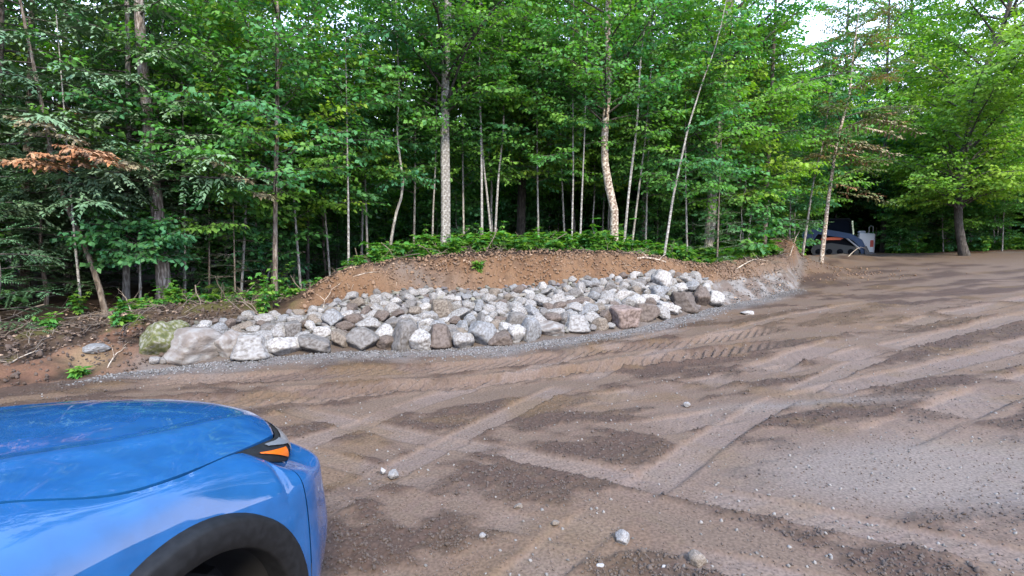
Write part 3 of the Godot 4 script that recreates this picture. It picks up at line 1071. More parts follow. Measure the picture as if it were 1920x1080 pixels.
	# arches, wells and wheels
	for ax: float in AXLES:
		for s: float in [1.0, -1.0]:
			var c := Vector3(ax, .40, 0)
			var cb := Buf.new()
			ring(cb, c, [[.405, .84 * s], [.41, .912 * s], [.417, .926 * s], [.45, .934 * s], [.495, .928 * s], [.510, .916 * s], [.516, .86 * s]], deg_to_rad(-22), deg_to_rad(202), 56, s > 0)
			part(car, "wheel_arch_trim", cb.mesh(), plastic)
			var wb := Buf.new()
			ring(wb, c, [[.412, .88 * s], [.43, .5 * s], [.05, .5 * s]], deg_to_rad(-12), deg_to_rad(192), 30, s < 0)
			part(car, "wheel_well", wb.mesh(), black)
			var w := Node3D.new()
			w.name = "wheel"
			car.add_child(w, true)
			w.position = Vector3(ax, .352, 0)
			var tb := Buf.new()
			ring(tb, Vector3.ZERO, [[.235, .66 * s], [.31, .65 * s], [.345, .67 * s], [.352, .77 * s], [.345, .87 * s], [.31, .888 * s], [.235, .875 * s]], 0, TAU, 44, s > 0)
			part(w, "tyre", tb.mesh(), rubber)
			var rb := Buf.new()
			ring(rb, Vector3.ZERO, [[.24, .87 * s], [.225, .875 * s], [.21, .83 * s], [.21, .68 * s], [.02, .70 * s]], 0, TAU, 40, s > 0)
			for q in 5:
				var a := TAU * q / 5.0
				rb.box(Basis(Vector3(0, 0, 1), a), Vector3(cos(a) * .115, sin(a) * .115, .845 * s), Vector3(.115, .028, .014), 0.008)
			part(w, "rim", rb.mesh(), alloy)
	# cabin
	var ub := Buf.new()
	ub.box(Basis(), Vector3(-1.45, .40, 0), Vector3(2.05, .10, .62), 0.05)
	part(car, "underbody", ub.mesh(), black)
	var cow := Buf.new()
	cow.grid([[Vector3(-.93, 1.13, -.62), Vector3(-.93, 1.145, 0), Vector3(-.93, 1.13, .62)], [Vector3(-1.06, 1.12, -.77), Vector3(-1.02, 1.14, 0), Vector3(-1.06, 1.12, .77)]], false)
	part(car, "cowl", cow.mesh(), plastic)
	var lowp := [[-1.02, 1.10, .77], [-1.55, 1.09, .80], [-2.35, 1.11, .80], [-3.05, 1.12, .79], [-3.45, 1.11, .66]]
	var topp := [[-1.72, 1.60, .58], [-1.95, 1.63, .60], [-2.45, 1.65, .60], [-2.98, 1.62, .58], [-3.22, 1.58, .52]]
	for s: float in [1.0, -1.0]:
		for k in 4:
			var g := Buf.new()
			var a := v3(lowp[k]) * Vector3(1, 1, s)
			var b := v3(lowp[k + 1]) * Vector3(1, 1, s)
			var c := v3(topp[k + 1]) * Vector3(1, 1, s)
			var d := v3(topp[k]) * Vector3(1, 1, s)
			g.quad([a, b, c, d], Vector3(0, 0.3, s).normalized())
			part(car, "side_window", g.mesh(), glass)
		for k in 5:
			var pb := Buf.new()
			pb.tube([v3(lowp[k]) * Vector3(1, 1, s), v3(topp[k]) * Vector3(1, 1, s)], [.045, .035], 8, Color.WHITE)
			part(car, "pillar", pb.mesh(), paint if k in [0, 4] else black)
		var mb := Buf.new()
		mb.box(Basis(Vector3.UP, 0.2 * s), Vector3(-1.18, 1.13, .98 * s), Vector3(.06, .075, .11), 0.04)
		part(car, "door_mirror", mb.mesh(), paint)
	var ws := Buf.new()
	ws.quad([Vector3(-1.02, 1.10, .76), Vector3(-1.02, 1.10, -.76), Vector3(-1.72, 1.60, -.57), Vector3(-1.72, 1.60, .57)], Vector3(.58, .8, 0))
	part(car, "windshield", ws.mesh(), glass)
	var rw := Buf.new()
	rw.quad([Vector3(-3.45, 1.11, .65), Vector3(-3.45, 1.11, -.65), Vector3(-3.22, 1.58, -.52), Vector3(-3.22, 1.58, .52)], Vector3(-.9, .4, 0))
	part(car, "rear_window", rw.mesh(), glass)
	var rr := []
	for k in 5:
		var row := []
		for j in range(-6, 7):
			var w := j / 6.0
			row.append(Vector3(topp[k][0], topp[k][1] + 0.05 * (1.0 - w * w), topp[k][2] * w))
		rr.append(row)
	var rf := Buf.new(); rf.grid(rr, false)
	part(car, "roof", rf.mesh(), paint)
	var tg := Buf.new()
	tg.grid([[Vector3(-3.5, 1.10, -.45), Vector3(-3.5, 1.10, .45)], [Vector3(-3.44, 1.115, -.6), Vector3(-3.44, 1.115, .6)]], true)
	part(car, "tailgate_sill", tg.mesh(), paint)

# ---------------------------------------------------------------- the track loader by the trees (x forward, z to its right)
func slab(poly: Array, z0: float, z1: float) -> ArrayMesh:       # an outline in x, y given thickness
	var b := Buf.new()
	var pv := PackedVector2Array()
	for p in poly: pv.append(Vector2(p[0], p[1]))
	var tri := Geometry2D.triangulate_polygon(pv)
	for s in 2:
		var z := z0 if s == 0 else z1
		var k := b.v.size()
		for p in pv:
			b.v.append(Vector3(p.x, p.y, z)); b.n.append(Vector3(0, 0, 1 if (z > (z0 + z1) / 2) else -1))
		for q in range(0, tri.size(), 3):
			var e := [tri[q], tri[q + 1], tri[q + 2]]
			var ar := (pv[e[1]] - pv[e[0]]).cross(pv[e[2]] - pv[e[0]])
			if (ar > 0) == (z > (z0 + z1) / 2): e.reverse()
			for x in e: b.i.append(k + x)
	var n := pv.size()
	var mid := Vector2.ZERO
	for p in pv: mid += p / n
	for k in n:
		var p := pv[k]
		var q := pv[(k + 1) % n]
		var d := (q - p).normalized()
		var nn := Vector3(d.y, -d.x, 0)
		if Geometry2D.is_point_in_polygon((p + q) / 2 + Vector2(nn.x, nn.y) * 0.002, pv): nn = -nn
		b.quad([Vector3(p.x, p.y, z0), Vector3(q.x, q.y, z0), Vector3(q.x, q.y, z1), Vector3(p.x, p.y, z1)], nn)
	return b.mesh()

func build_loader() -> void:
	var p := px(1568, 476, 26.5)
	p.y = height(p.x, p.z) - 0.14
	var navy := plain(lin(.035, .060, .115), 0.45)
	navy.metallic_specular = 0.3
	var dark := plain(lin(.008, .009, .011), 0.6)
	var tread := plain(lin(.06, .058, .055), 0.9)
	var white := plain(lin(.72, .72, .74), 0.4)
	var orange := plain(lin(.80, .13, .035), 0.45)
	var steel := plain(lin(.30, .30, .30), 0.4, 0.6)
	var glass := plain(lin(.004, .006, .010), 0.6)
	glass.metallic_specular = 0.08
	dark.metallic_specular = 0.12
	var o := thing("track_loader", "dark blue compact track loader with orange stripe parked by the trees", "loader", p)
	o.rotation.y = deg_to_rad(-28.0)
	for s: float in [1.0, -1.0]:
		var z0 := 0.52 * s
		var z1 := 0.84 * s
		# rubber track
		var loop := []
		for k in 13: 
			var a := PI / 2 + PI * k / 12.0
			loop.append([-0.85 + cos(a) * .27, .30 + sin(a) * .27])
		for k in 13:
			var a := -PI / 2 + PI * k / 12.0
			loop.append([0.62 + cos(a) * .24, .27 + sin(a) * .24])
		loop.append([-0.25, .66])
		var tr := part(o, "track", slab(loop, minf(z0, z1), maxf(z0, z1)), tread)
		for k in 4:
			var wb := Buf.new()
			ring(wb, Vector3(-0.8 + k * 0.45, .25, 0), [[.001, z1 + .02 * s], [.13, z1 + .02 * s], [.14, z1 - .02 * s]], 0, TAU, 16, s < 0)
			part(tr, "roller", wb.mesh(), dark)
		# lift arm: tower at the rear, a long beam, the bent front
		var arm := part(o, "lift_arm", slab([[-1.50, .80], [-1.52, 1.25], [-1.42, 1.48], [-1.18, 1.54], [-0.95, 1.42], [0.0, 1.22], [0.55, 1.10], [0.98, .82], [1.16, .45], [1.18, .12], [.98, .10], [.92, .42], [.72, .72], [.45, .88], [-0.1, .96], [-0.85, 1.10], [-1.02, .82]], .60 * s, .72 * s), navy)
		var pin := Buf.new()
		ring(pin, Vector3(-1.25, 1.34, 0), [[.001, .745 * s], [.075, .745 * s], [.08, .70 * s]], 0, TAU, 16, s < 0)
		part(arm, "pivot_pin", pin.mesh(), dark)
		part(o, "stripe", slab([[-0.72, .80], [-0.70, .90], [0.05, .97], [0.22, .88], [0.10, .82]], .50 * s, .585 * s), orange)
	part(o, "body", slab([[-1.35, .40], [-1.40, 1.15], [-1.15, 1.28], [-0.6, 1.2], [.55, .95], [.75, .60], [.75, .36]], -.5, .5), dark)
	part(o, "cab", slab([[-.72, 1.0], [-.78, 1.72], [-.62, 1.80], [.35, 1.80], [.42, 1.74], [.58, .95]], -.42, .42), glass)
	part(o, "cab_roof", slab([[-.85, 1.785], [-.85, 1.86], [.45, 1.86], [.50, 1.79]], -.47, .47), dark)
	for s: float in [1.0, -1.0]:
		for f in [[-.75, 1.0, -.80, 1.79], [.60, .95, .44, 1.79]]:
			var pb := Buf.new()
			pb.tube([Vector3(f[0], f[1], .44 * s), Vector3(f[2], f[3], .44 * s)], [.035, .035], 6, Color.WHITE)
			part(o, "cab_post", pb.mesh(), dark)
	var tape := Buf.new()
	tape.box(Basis(Vector3(0, 0, 1), 0.12), Vector3(.60, 1.40, .47), Vector3(.032, .34, .012), .008)
	part(o, "reflective_strip", tape.mesh(), plain(lin(.72, .74, .45), 0.5))
	part(o, "bucket", slab([[1.12, .05], [1.08, .50], [1.16, .52], [1.30, .22], [2.05, .07], [2.05, .03]], -.88, .88), plain(lin(.05, .048, .05), 0.6))
	var hp := Buf.new()
	hp.tube([Vector3(.30, .95, .66), Vector3(.95, .35, .66)], [.045, .045], 8, Color.WHITE, true)
	part(o, "cylinder", hp.mesh(), steel)
	# the white tank beside its bucket
	var q := px(1622, 470, 27.6)
	q.y = height(q.x, q.z) - 0.10
	var t := thing("white_tank", "white box shaped tank with a red mark beside the track loader", "tank", q)
	t.rotation.y = deg_to_rad(-25.0)
	var bx := Buf.new(); bx.box(Basis(), Vector3(0, .55, 0), Vector3(.36, .53, .33), .05)
	part(t, "shell", bx.mesh(), white)
	bx = Buf.new(); bx.box(Basis(), Vector3(-.20, 1.14, 0), Vector3(.16, .06, .2), .03)
	part(t, "lid", bx.mesh(), plain(lin(.55, .56, .66), 0.5))
	bx = Buf.new(); bx.box(Basis(), Vector3(.22, .55, .335), Vector3(.07, .17, .012), .006)
	part(t, "red_mark", bx.mesh(), plain(lin(.62, .08, .05), 0.5))
	bx = Buf.new()
	bx.tube([Vector3(.12, 1.05, 0), Vector3(.12, 1.40, 0), Vector3(.20, 1.46, 0), Vector3(.29, 1.40, 0), Vector3(.30, 1.05, 0)], [.03, .03, .03, .03, .03], 8, Color.WHITE)
	part(t, "pipe", bx.mesh(), steel)

# ---------------------------------------------------------------- trees
var MAPLE := [Color(.085, .235, .065), Color(.115, .280, .065), Color(.165, .330, .060), Color(.075, .225, .095)]
var LIGHT := [Color(0.188, 0.325, 0.045), Color(0.237, 0.362, 0.048), Color(0.125, 0.275, 0.043)]  # yellow green of lit leaves: the light is put into the colour
var SHADED_GREEN := [Color(.065, .205, .080), Color(.095, .240, .085), Color(.070, .215, .115)]  # bluish green of leaves in shade, the shade painted in; no species
var CEDAR := [Color(0.098, 0.172, 0.098), Color(0.132, 0.207, 0.115), Color(0.155, 0.213, 0.127), Color(0.075, 0.144, 0.081)]
var FIR := [Color(0.054, 0.126, 0.060), Color(0.078, 0.156, 0.072), Color(0.096, 0.174, 0.078)]
var RUST := [Color(0.255, 0.111, 0.047), Color(0.204, 0.119, 0.064), Color(0.306, 0.170, 0.093)]
var STRAW := [Color(0.210, 0.175, 0.105), Color(0.154, 0.140, 0.077), Color(0.280, 0.231, 0.154)]
var MIXED := [Color(0.144, 0.135, 0.054), Color(0.090, 0.126, 0.036), Color(0.225, 0.126, 0.063), Color(0.081, 0.117, 0.045)]

func path_at(path: Array, f: float) -> Vector3:
	var n := path.size() - 1
	var t := clampf(f, 0.0, 1.0) * n
	var k := mini(int(t), n - 1)
	var a: Vector3 = path[max(k - 1, 0)]
	var b: Vector3 = path[k]
	var c: Vector3 = path[k + 1]
	var d: Vector3 = path[min(k + 2, n)]
	return b.cubic_interpolate(c, a, d, t - k)

# P: path, r (at the base), lo (height of the lowest limb), limbs, len, leaf, style, cols, seed, and optional top, odd (colours of some limbs), share
func grow(P: Dictionary) -> Array:
	var r := RandomNumberGenerator.new()
	r.seed = P.seed
	var wood := Buf.new()
	var crown := Buf.new()
	var limb := Buf.new()
	var path: Array = P.path
	var H: float = path[-1].y
	var segs := 22
	var pts := []
	var rad := []
	for k in segs + 1:
		var f := float(k) / segs
		pts.append(path_at(path, f))
		var q: float = P.r * lerpf(1.0, 0.22, pow(f, 0.9))
		if k == 0: q *= P.get("flare", 1.35)
		if k == 1 and path.size() < 12: q *= 1.04
		rad.append(q * r.randf_range(0.95, 1.06))
	wood.tube(pts, rad, 9 if P.r > 0.05 else 6, Color.WHITE)
	var style: String = P.style
	var n: int = P.limbs
	var az := r.randf() * TAU
	for q in n:
		var f := (q + r.randf()) / n
		var y0: float = lerpf(P.lo, H * 0.985, pow(f, 1.0 if H < 9.0 or style == "fir" else 1.8))
		# find the trunk at that height
		var fy := clampf(y0 / H, 0.0, 1.0)
		var o := path_at(path, fy)
		az += 2.4 + r.randf_range(-0.5, 0.5)
		var ln: float = P.len * r.randf_range(0.65, 1.1)
		var up := 0.0
		match style:
			"broad":
				ln *= 0.45 + 0.75 * sin(PI * clampf(0.18 + f * 0.72, 0.0, 1.0))
				up = (r.randf_range(0.15, 0.55) if H < 9.0 else r.randf_range(0.30, 0.95)) + 0.35 * f
			"cedar":
				ln *= lerpf(1.05, 0.35, f)
				up = r.randf_range(-0.10, 0.20)
			"fir":
				ln *= lerpf(1.0, 0.12, f)
				up = r.randf_range(0.0, 0.18)
		var d := Vector3(cos(az), up, sin(az)).normalized()
		var lp := [o]
		var lr := [maxf(0.006, minf(P.r * 0.30, ln * 0.014))]
		var steps := 6
		var p := o
		for k in steps:
			var bend := -0.10 if style == "broad" else (-0.10 if style == "cedar" else -0.04)
			d = (d + Vector3(r.randf_range(-.12, .12), bend * (1.0 if k > 1 else 0.2) + r.randf_range(-.04, .04), r.randf_range(-.12, .12))).normalized()
			if style == "cedar" and k > 3: d = (d + Vector3(0, 0.16, 0)).normalized()
			p += d * (ln / steps)
			lp.append(p)
			lr.append(lr[0] * lerpf(1.0, 0.25, (k + 1.0) / steps))
		limb.tube(lp, lr, 4, Color.WHITE)
		var cols: Array = P.cols
		if P.has("odd") and r.randf() < P.share: cols = P.odd
		var tint: Color = cols[r.randi_range(0, cols.size() - 1)]
		var leaf: float = P.leaf
		var tw_n := int(ln / (0.112 if style != "fir" else 0.09)) + 2
		for t in tw_n:
			var ff := lerpf(0.22 if style == "broad" else 0.12, 1.0, (t + r.randf() * 0.6) / tw_n)
			var at := path_at(lp, ff)
			var ld := (path_at(lp, minf(1.0, ff + 0.08)) - path_at(lp, ff - 0.08)).normalized()
			var sgn := 1.0 if t % 2 == 0 else -1.0
			var side := ld.cross(Vector3.UP).normalized() * sgn
			var td := (ld * r.randf_range(0.5, 0.9) + side * r.randf_range(0.6, 1.0) + Vector3(0, r.randf_range(-0.55, 0.40), 0)).normalized()
			var tl := ln * 0.34 * (1.15 - ff * 0.75) + 0.16
			if style == "fir": tl = ln * 0.38 * (1.05 - ff) + 0.08
			if t == tw_n - 1: td = ld
			var tcol := tint.lerp(cols[r.randi_range(0, cols.size() - 1)], r.randf() * 0.7)
			var step: float = leaf * (0.52 if style == "broad" else (0.34 if style == "cedar" else 0.26))
			var m := int(tl / step) + 2
			if style == "broad": limb.tube([at, at + td * tl * 0.5 + Vector3(0, -0.01, 0), at + td * tl + Vector3(0, -0.04 * tl, 0)], [0.005, 0.004, 0.002], 3, Color.WHITE)
			var tilt := Vector3(r.randf_range(-.25, .25), 1, r.randf_range(-.25, .25)).normalized()
			var tside := td.cross(tilt).normalized()
			for k in m:
				var g := (k + 0.5) / m
				var lpn := at + td * (tl * g)
				var sg := 1.0 if k % 2 == 0 else -1.0
				var jit := r.randf_range(0.8, 1.2)
				var cc := tcol * jit
				cc.a = 1.0
				match style:
					"broad":
						lpn.y -= 0.05 * tl * g * g
						var dd := (td * r.randf_range(0.3, 0.9) + tside * sg * r.randf_range(0.5, 1.0) + Vector3(0, r.randf_range(-0.95, 0.10), 0)).normalized()
						var nn := Vector3(r.randf_range(-1.0, 1.0), 1.0, r.randf_range(-1.0, 1.0))
						var sz := leaf * r.randf_range(0.65, 1.2)
						crown.leaf(lpn + dd * (leaf * 0.25), dd, nn, sz, sz * r.randf_range(0.6, 0.85), cc)
					"cedar":
						var drop := Vector3(0, -0.25 * tl * g * g, 0)
						var dd := (td * r.randf_range(0.6, 1.0) + tside * sg * r.randf_range(0.3, 0.9) + Vector3(0, r.randf_range(-0.5, 0.15), 0)).normalized()
						var sz := leaf * r.randf_range(0.7, 1.3) * (1.1 - 0.45 * g)
						crown.leaf(lpn + drop, dd, (tilt + Vector3(r.randf_range(-.4, .4), 0, r.randf_range(-.4, .4))).normalized(), sz, sz * 0.42, cc)
					"fir":
						var dd := (td * 0.75 + tside * sg * 0.75 + Vector3(0, r.randf_range(-0.05, 0.25), 0)).normalized()
						var sz := leaf * r.randf_range(0.8, 1.2) * (1.1 - 0.5 * g)
						crown.leaf(lpn, dd, tilt, sz, sz * 0.26, cc)
	return [wood.mesh(), crown.mesh(), limb.mesh()]

func straight(H: float, seed_: int, wander := 0.25) -> Array:
	var r := RandomNumberGenerator.new()
	r.seed = seed_
	var out := [Vector3(0, -0.15, 0)]
	var p := Vector3(0, -0.15, 0)
	var lean := Vector3(r.randf_range(-.05, .05), 0, r.randf_range(-.05, .05))
	for k in 7:
		p += Vector3(r.randf_range(-1, 1) * wander / 3.0, H / 7.0, r.randf_range(-1, 1) * wander / 3.0) + lean * H / 7.0
		out.append(p)
	return out

func tree(called: String, label: String, category: String, group: String, at: Vector3, P: Dictionary) -> Node3D:
	var g := grow(P)
	var o := thing(called, label, category, at, group)
	part(o, "trunk", g[0], mats["bark_" + P.bark])
	tag(part(o, "limb", g[2], mats.bark_dark), "", "", "", "stuff")
	part(o, "crown", g[1], mats.leaf if P.style == "broad" and not P.has("dry") else (mats.dry if P.has("dry") else mats.needle))
	return o

# a trunk drawn through pixels at one depth, carried on upwards to its full height
func pixel_path(list: Array, depth: float, H: float) -> Array:      # [base in the world, local path]
	var b := px(list[0][0], list[0][1], depth)
	var base := Vector3(b.x, height(b.x, -depth), -depth)
	var out := [Vector3(0, -0.2, 0)]
	var low := base.y - 0.2
	for k in list.size():
		if k == 0: continue
		var p := px(list[k][0], list[k][1], depth) - base
		if p.y > out[-1].y + 0.1: out.append(p)
	var last: Vector3 = out[-1]
	var dir: Vector3 = (out[-1] - out[max(out.size() - 3, 0)]).normalized()
	while last.y < H:
		last += Vector3(dir.x * 0.6, 1.0, 0.0) * 1.4
		out.append(last)
	# even spacing by height
	var even := []
	for k in 13:
		var y: float = lerpf(out[0].y, out[-1].y, k / 12.0)
		for j in out.size() - 1:
			if y <= out[j + 1].y + 1e-4:
				var f: float = (y - out[j].y) / (out[j + 1].y - out[j].y)
				even.append(out[j].lerp(out[j + 1], f))
				break
	return [base, even]

func named_tree(called: String, label: String, list: Array, depth: float, P: Dictionary) -> Node3D:
	var pp := pixel_path(list, depth, P.H)
	P.path = pp[1]
	return tree(called, label, "tree", P.get("group", "trees along the edge of the wood"), pp[0], P)

func build_named_trees() -> void:
	var B := {"style": "broad", "cols": MAPLE, "leaf": .108}
	var mk := func(extra: Dictionary) -> Dictionary:
		var d: Dictionary = B.duplicate()
		d.merge(extra, true)
		return d
	named_tree("maple_tree", "tall straight maple with mottled pale grey bark above the earth bank", [[835, 466], [836, 330], [833, 200], [838, 80], [842, -80]], 12.2, mk.call({"H": 15.0, "r": .118, "lo": 3.2, "limbs": 50, "len": 2.6, "bark": "lichen", "seed": 1}))
	named_tree("crooked_birch", "crooked birch with peeling tan bark and a swollen bend above the bank", [[1148, 446], [1153, 400], [1141, 345], [1131, 300], [1134, 240], [1142, 150], [1139, 60], [1143, -60]], 12.4, mk.call({"H": 11.0, "r": .10, "lo": 3.0, "limbs": 36, "len": 2.0, "bark": "birch", "seed": 2}))
	named_tree("dark_maple", "dark straight trunk standing deeper between the pale maple and crooked birch", [[976, 462], [980, 300], [978, 150], [985, 0]], 16.0, mk.call({"H": 15.0, "r": .14, "lo": 3.0, "limbs": 52, "len": 2.6, "bark": "dark", "seed": 3}))
	named_tree("cedar_tree", "thick grey stringy barked cedar with a flared foot by the left bank", [[308, 546], [300, 430], [287, 330], [275, 200], [262, 50], [258, -60]], 9.7, {"style": "cedar", "cols": CEDAR, "leaf": .125, "H": 11.0, "r": .125, "flare": 1.7, "lo": 2.3, "limbs": 60, "len": 2.1, "bark": "cedar", "seed": 4, "odd": STRAW, "share": .05})
	named_tree("cedar_tree", "slim pale trunked cedar beside the thick stringy barked one", [[234, 550], [237, 430], [243, 300], [240, 100]], 9.9, {"style": "cedar", "cols": CEDAR, "leaf": .125, "H": 9.0, "r": .065, "lo": 2.0, "limbs": 58, "len": 1.9, "bark": "grey", "seed": 5})
	named_tree("leaning_cedar", "leaning thin cedar with rust brown dead sprays beside the slim one", [[200, 577], [180, 510], [148, 440], [110, 350], [90, 250]], 9.0, {"style": "cedar", "cols": CEDAR, "leaf": .125, "H": 6.0, "r": .05, "lo": 1.9, "limbs": 34, "len": 1.8, "bark": "brown", "seed": 6, "odd": RUST, "share": .14})
	named_tree("cedar_tree", "dark trunked cedar standing back from the debris covered bank", [[48, 565], [46, 470], [50, 300], [60, 100]], 11.0, {"style": "cedar", "cols": CEDAR, "leaf": .125, "H": 12.0, "r": .085, "lo": 1.8, "limbs": 46, "len": 2.3, "bark": "brown", "seed": 7})
	named_tree("cedar_tree", "dense blue green cedar filling the corner of the wood behind the car", [[-30, 590], [-20, 400], [0, 100]], 9.4, {"style": "cedar", "cols": CEDAR, "leaf": .125, "H": 11.0, "r": .09, "lo": 1.5, "limbs": 70, "len": 2.2, "bark": "brown", "seed": 8})
	named_tree("cedar_tree", "open crowned cedar with sky showing through between its neighbours", [[130, 560], [128, 400], [125, 200], [120, 0]], 12.0, {"style": "cedar", "cols": CEDAR, "leaf": .125, "H": 12.0, "r": .09, "lo": 2.6, "limbs": 26, "len": 1.8, "bark": "cedar", "seed": 9})
	named_tree("sapling", "thin pale stem rising beside the leaning cedar", [[153, 584], [147, 520], [140, 450], [132, 350]], 8.9, mk.call({"H": 4.6, "r": .024, "lo": 1.9, "limbs": 8, "len": .5, "bark": "lichen", "seed": 10}))
	named_tree("vine_maple", "slender dark maple with bright green shoots climbing its foot", [[515, 556], [516, 400], [520, 200], [520, 0], [521, -60]], 10.0, mk.call({"H": 11.0, "r": .05, "lo": 2.0, "limbs": 34, "len": 1.7, "bark": "brown", "seed": 11}))
	var stems := [
		["thin pale stem alone at the edge of the brown bank", [[653, 496], [653, 380], [650, 200]], 10.8, .028, "lichen", 4.6, 2.4], ["crooked forked sapling between the lone stem and the mottled maple", [[728, 480], [736, 425], [757, 350], [745, 260], [748, 160]], 11.8, .036, "grey", 6.0, 2.6],
		["slim pale stem close beside the mottled maple", [[810, 462], [812, 400], [817, 300]], 12.6, .024, "lichen", 5.5, 3.0], ["straight white stem, first of the cluster past the mottled maple", [[904, 458], [903, 300], [899, 140], [900, 20]], 12.6, .034, "lichen", 7.0, 3.4],
		["curved white stem in the cluster past the mottled maple", [[924, 456], [916, 390], [906, 300], [900, 200]], 12.8, .030, "lichen", 6.0, 3.2], ["outward leaning white stem of the cluster past the mottled maple", [[926, 454], [934, 340], [945, 230], [941, 110]], 12.9, .032, "lichen", 7.0, 3.4],
		["thin stem with two leafy shelves before the crooked birch", [[1072, 448], [1075, 330], [1074, 200]], 12.6, .025, "lichen", 5.0, 2.2], ["thin pale stem carrying a side twig by the crooked birch", [[1087, 458], [1091, 370], [1095, 280]], 12.3, .026, "lichen", 5.0, 2.4],
		["slender stem rising just past the crooked birch", [[1168, 446], [1180, 350], [1195, 230], [1200, 120], [1215, 0]], 12.6, .036, "lichen", 7.5, 3.0], ["thin twin stem leaning away from the crooked birch", [[1182, 440], [1196, 370], [1210, 260]], 13.0, .030, "grey", 6.0, 2.8],
		["long white stem leaning strongly over the end of the bank", [[1243, 470], [1262, 370], [1290, 240], [1318, 150], [1345, 80]], 12.5, .036, "lichen", 6.2, 3.8], ["thin bent stem with yellow leaves beside the track loader", [[1504, 446], [1525, 340], [1545, 260]], 17.5, .045, "grey", 6.5, 2.2],
		["slim grey stem in the gloom before the pale maple", [[575, 500], [577, 400], [580, 200]], 12.5, .045, "dark", 8.0, 3.0], ["thin dark stem behind the lone pale stem", [[676, 480], [680, 380], [684, 200]], 13.5, .034, "grey", 7.0, 3.0]]
	var k := 0
	for s in stems:
		k += 1
		named_tree("sapling", s[0], s[1], s[2], mk.call({"H": s[5], "r": s[3], "lo": s[6], "limbs": 15, "len": 1.0, "bark": s[4], "seed": 40 + k, "group": "saplings along the edge of the wood"}))
	named_tree("grey_maple", "stout pale grey maple behind the end of the bank", [[1328, 452], [1340, 300], [1350, 200], [1360, 90], [1372, -40]], 15.0, mk.call({"H": 15.0, "r": .15, "lo": 2.8, "limbs": 52, "len": 2.7, "bark": "grey", "seed": 20, "cols": MAPLE + LIGHT}))
	named_tree("browning_birch", "pale slanting young tree with thin browning foliage by the spoil heap", [[1540, 474], [1552, 380], [1568, 270], [1592, 180], [1600, 100]], 17.0, mk.call({"H": 7.2, "r": .07, "lo": 2.6, "limbs": 36, "len": 1.5, "bark": "birch", "seed": 21, "cols": MIXED, "leaf": .075}))
	named_tree("forked_maple", "big forked maple with yellow green leaves against the bright sky", [[1812, 462], [1795, 410], [1800, 330], [1820, 220], [1838, 150], [1885, 40]], 22.0, mk.call({"H": 15.0, "r": .165, "lo": 2.0, "limbs": 84, "len": 3.8, "bark": "dark", "seed": 22, "cols": LIGHT, "leaf": .15}))
	named_tree("dark_maple", "dark slim trunk rising behind the track loader", [[1657, 448], [1660, 300], [1664, 100]], 27.5, mk.call({"H": 15.0, "r": .13, "lo": 3.5, "limbs": 34, "len": 2.8, "bark": "dark", "seed": 23, "leaf": .13}))
	named_tree("maple_tree", "tall yellow green maple rising behind the white tank", [[1715, 466], [1712, 300], [1708, 100]], 28.5, mk.call({"H": 15.0, "r": .14, "lo": 2.4, "limbs": 64, "len": 3.4, "bark": "dark", "seed": 30, "cols": LIGHT + MAPLE, "leaf": .15}))
	named_tree("maple_tree", "light green maple rising behind the track loader", [[1585, 462], [1583, 300], [1588, 100]], 33.0, mk.call({"H": 16.0, "r": .14, "lo": 3.0, "limbs": 60, "len": 3.4, "bark": "dark", "seed": 33, "cols": LIGHT + MAPLE, "leaf": .16}))
	named_tree("maple_tree", "full crowned maple closing the wood behind the forked maple", [[1775, 466], [1770, 300], [1778, 100]], 30.0, mk.call({"H": 15.5, "r": .15, "lo": 2.4, "limbs": 64, "len": 3.6, "bark": "dark", "seed": 31, "cols": MAPLE + LIGHT, "leaf": .15}))
	named_tree("maple_tree", "bright green maple past the forked maple", [[1890, 466], [1893, 300], [1900, 100]], 28.0, mk.call({"H": 13.0, "r": .14, "lo": 2.2, "limbs": 60, "len": 3.4, "bark": "dark", "seed": 32, "cols": LIGHT, "leaf": .15}))
	named_tree("hemlock_tree", "feathery dark hemlock beside the end of the earth bank", [[1432, 470], [1440, 300], [1450, 100]], 15.5, {"style": "fir", "cols": FIR, "leaf": .085, "H": 8.5, "r": .08, "lo": .8, "limbs": 60, "len": 1.8, "bark": "brown", "seed": 24})
	named_tree("hemlock_tree", "small feathery hemlock over the pale gravel slope", [[1345, 485], [1348, 380], [1350, 330]], 13.6, {"style": "fir", "cols": CEDAR, "leaf": .07, "H": 2.4, "r": .03, "lo": .25, "limbs": 36, "len": 1.0, "bark": "brown", "seed": 25})
	named_tree("fir_tree", "young fir with flat green tiers between the cedar and the vine maple", [[392, 560], [392, 470], [392, 400]], 10.4, {"style": "fir", "cols": FIR, "leaf": .075, "H": 2.3, "r": .025, "lo": .3, "limbs": 40, "len": 1.0, "bark": "brown", "seed": 26})
	named_tree("fir_tree", "low twiggy fir with grey dead needles beside the thick cedar", [[440, 560], [440, 500]], 10.0, {"style": "fir", "cols": [Color(.11, .095, .085), Color(.05, .08, .045)], "leaf": .06, "H": 1.0, "r": .02, "lo": .12, "limbs": 26, "len": .8, "bark": "brown", "seed": 27})
	var dense := find_child("cedar_tree_003", false, false)
	var lean := find_child("leaning_cedar", false, false)
	var thick := find_child("cedar_tree", false, false)
	dead_spray(dense, 20, 298, 8.2, .9, .15, RUST, 801)
	dead_spray(lean, 105, 290, 8.0, .8, -.1, RUST, 802)
	dead_spray(lean, 150, 275, 8.1, .7, .5, RUST, 803, .42)
	dead_spray(lean, 170, 290, 8.0, .7, .2, RUST, 810, .36)
	dead_spray(dense, 70, 300, 8.1, .8, .3, RUST, 811)
	dead_spray(lean, 60, 225, 8.2, .8, .6, STRAW, 804)
	dead_spray(thick, 110, 250, 8.3, .8, .3, STRAW, 805)
	dead_spray(thick, 225, 300, 8.6, .7, .2, STRAW, 806)
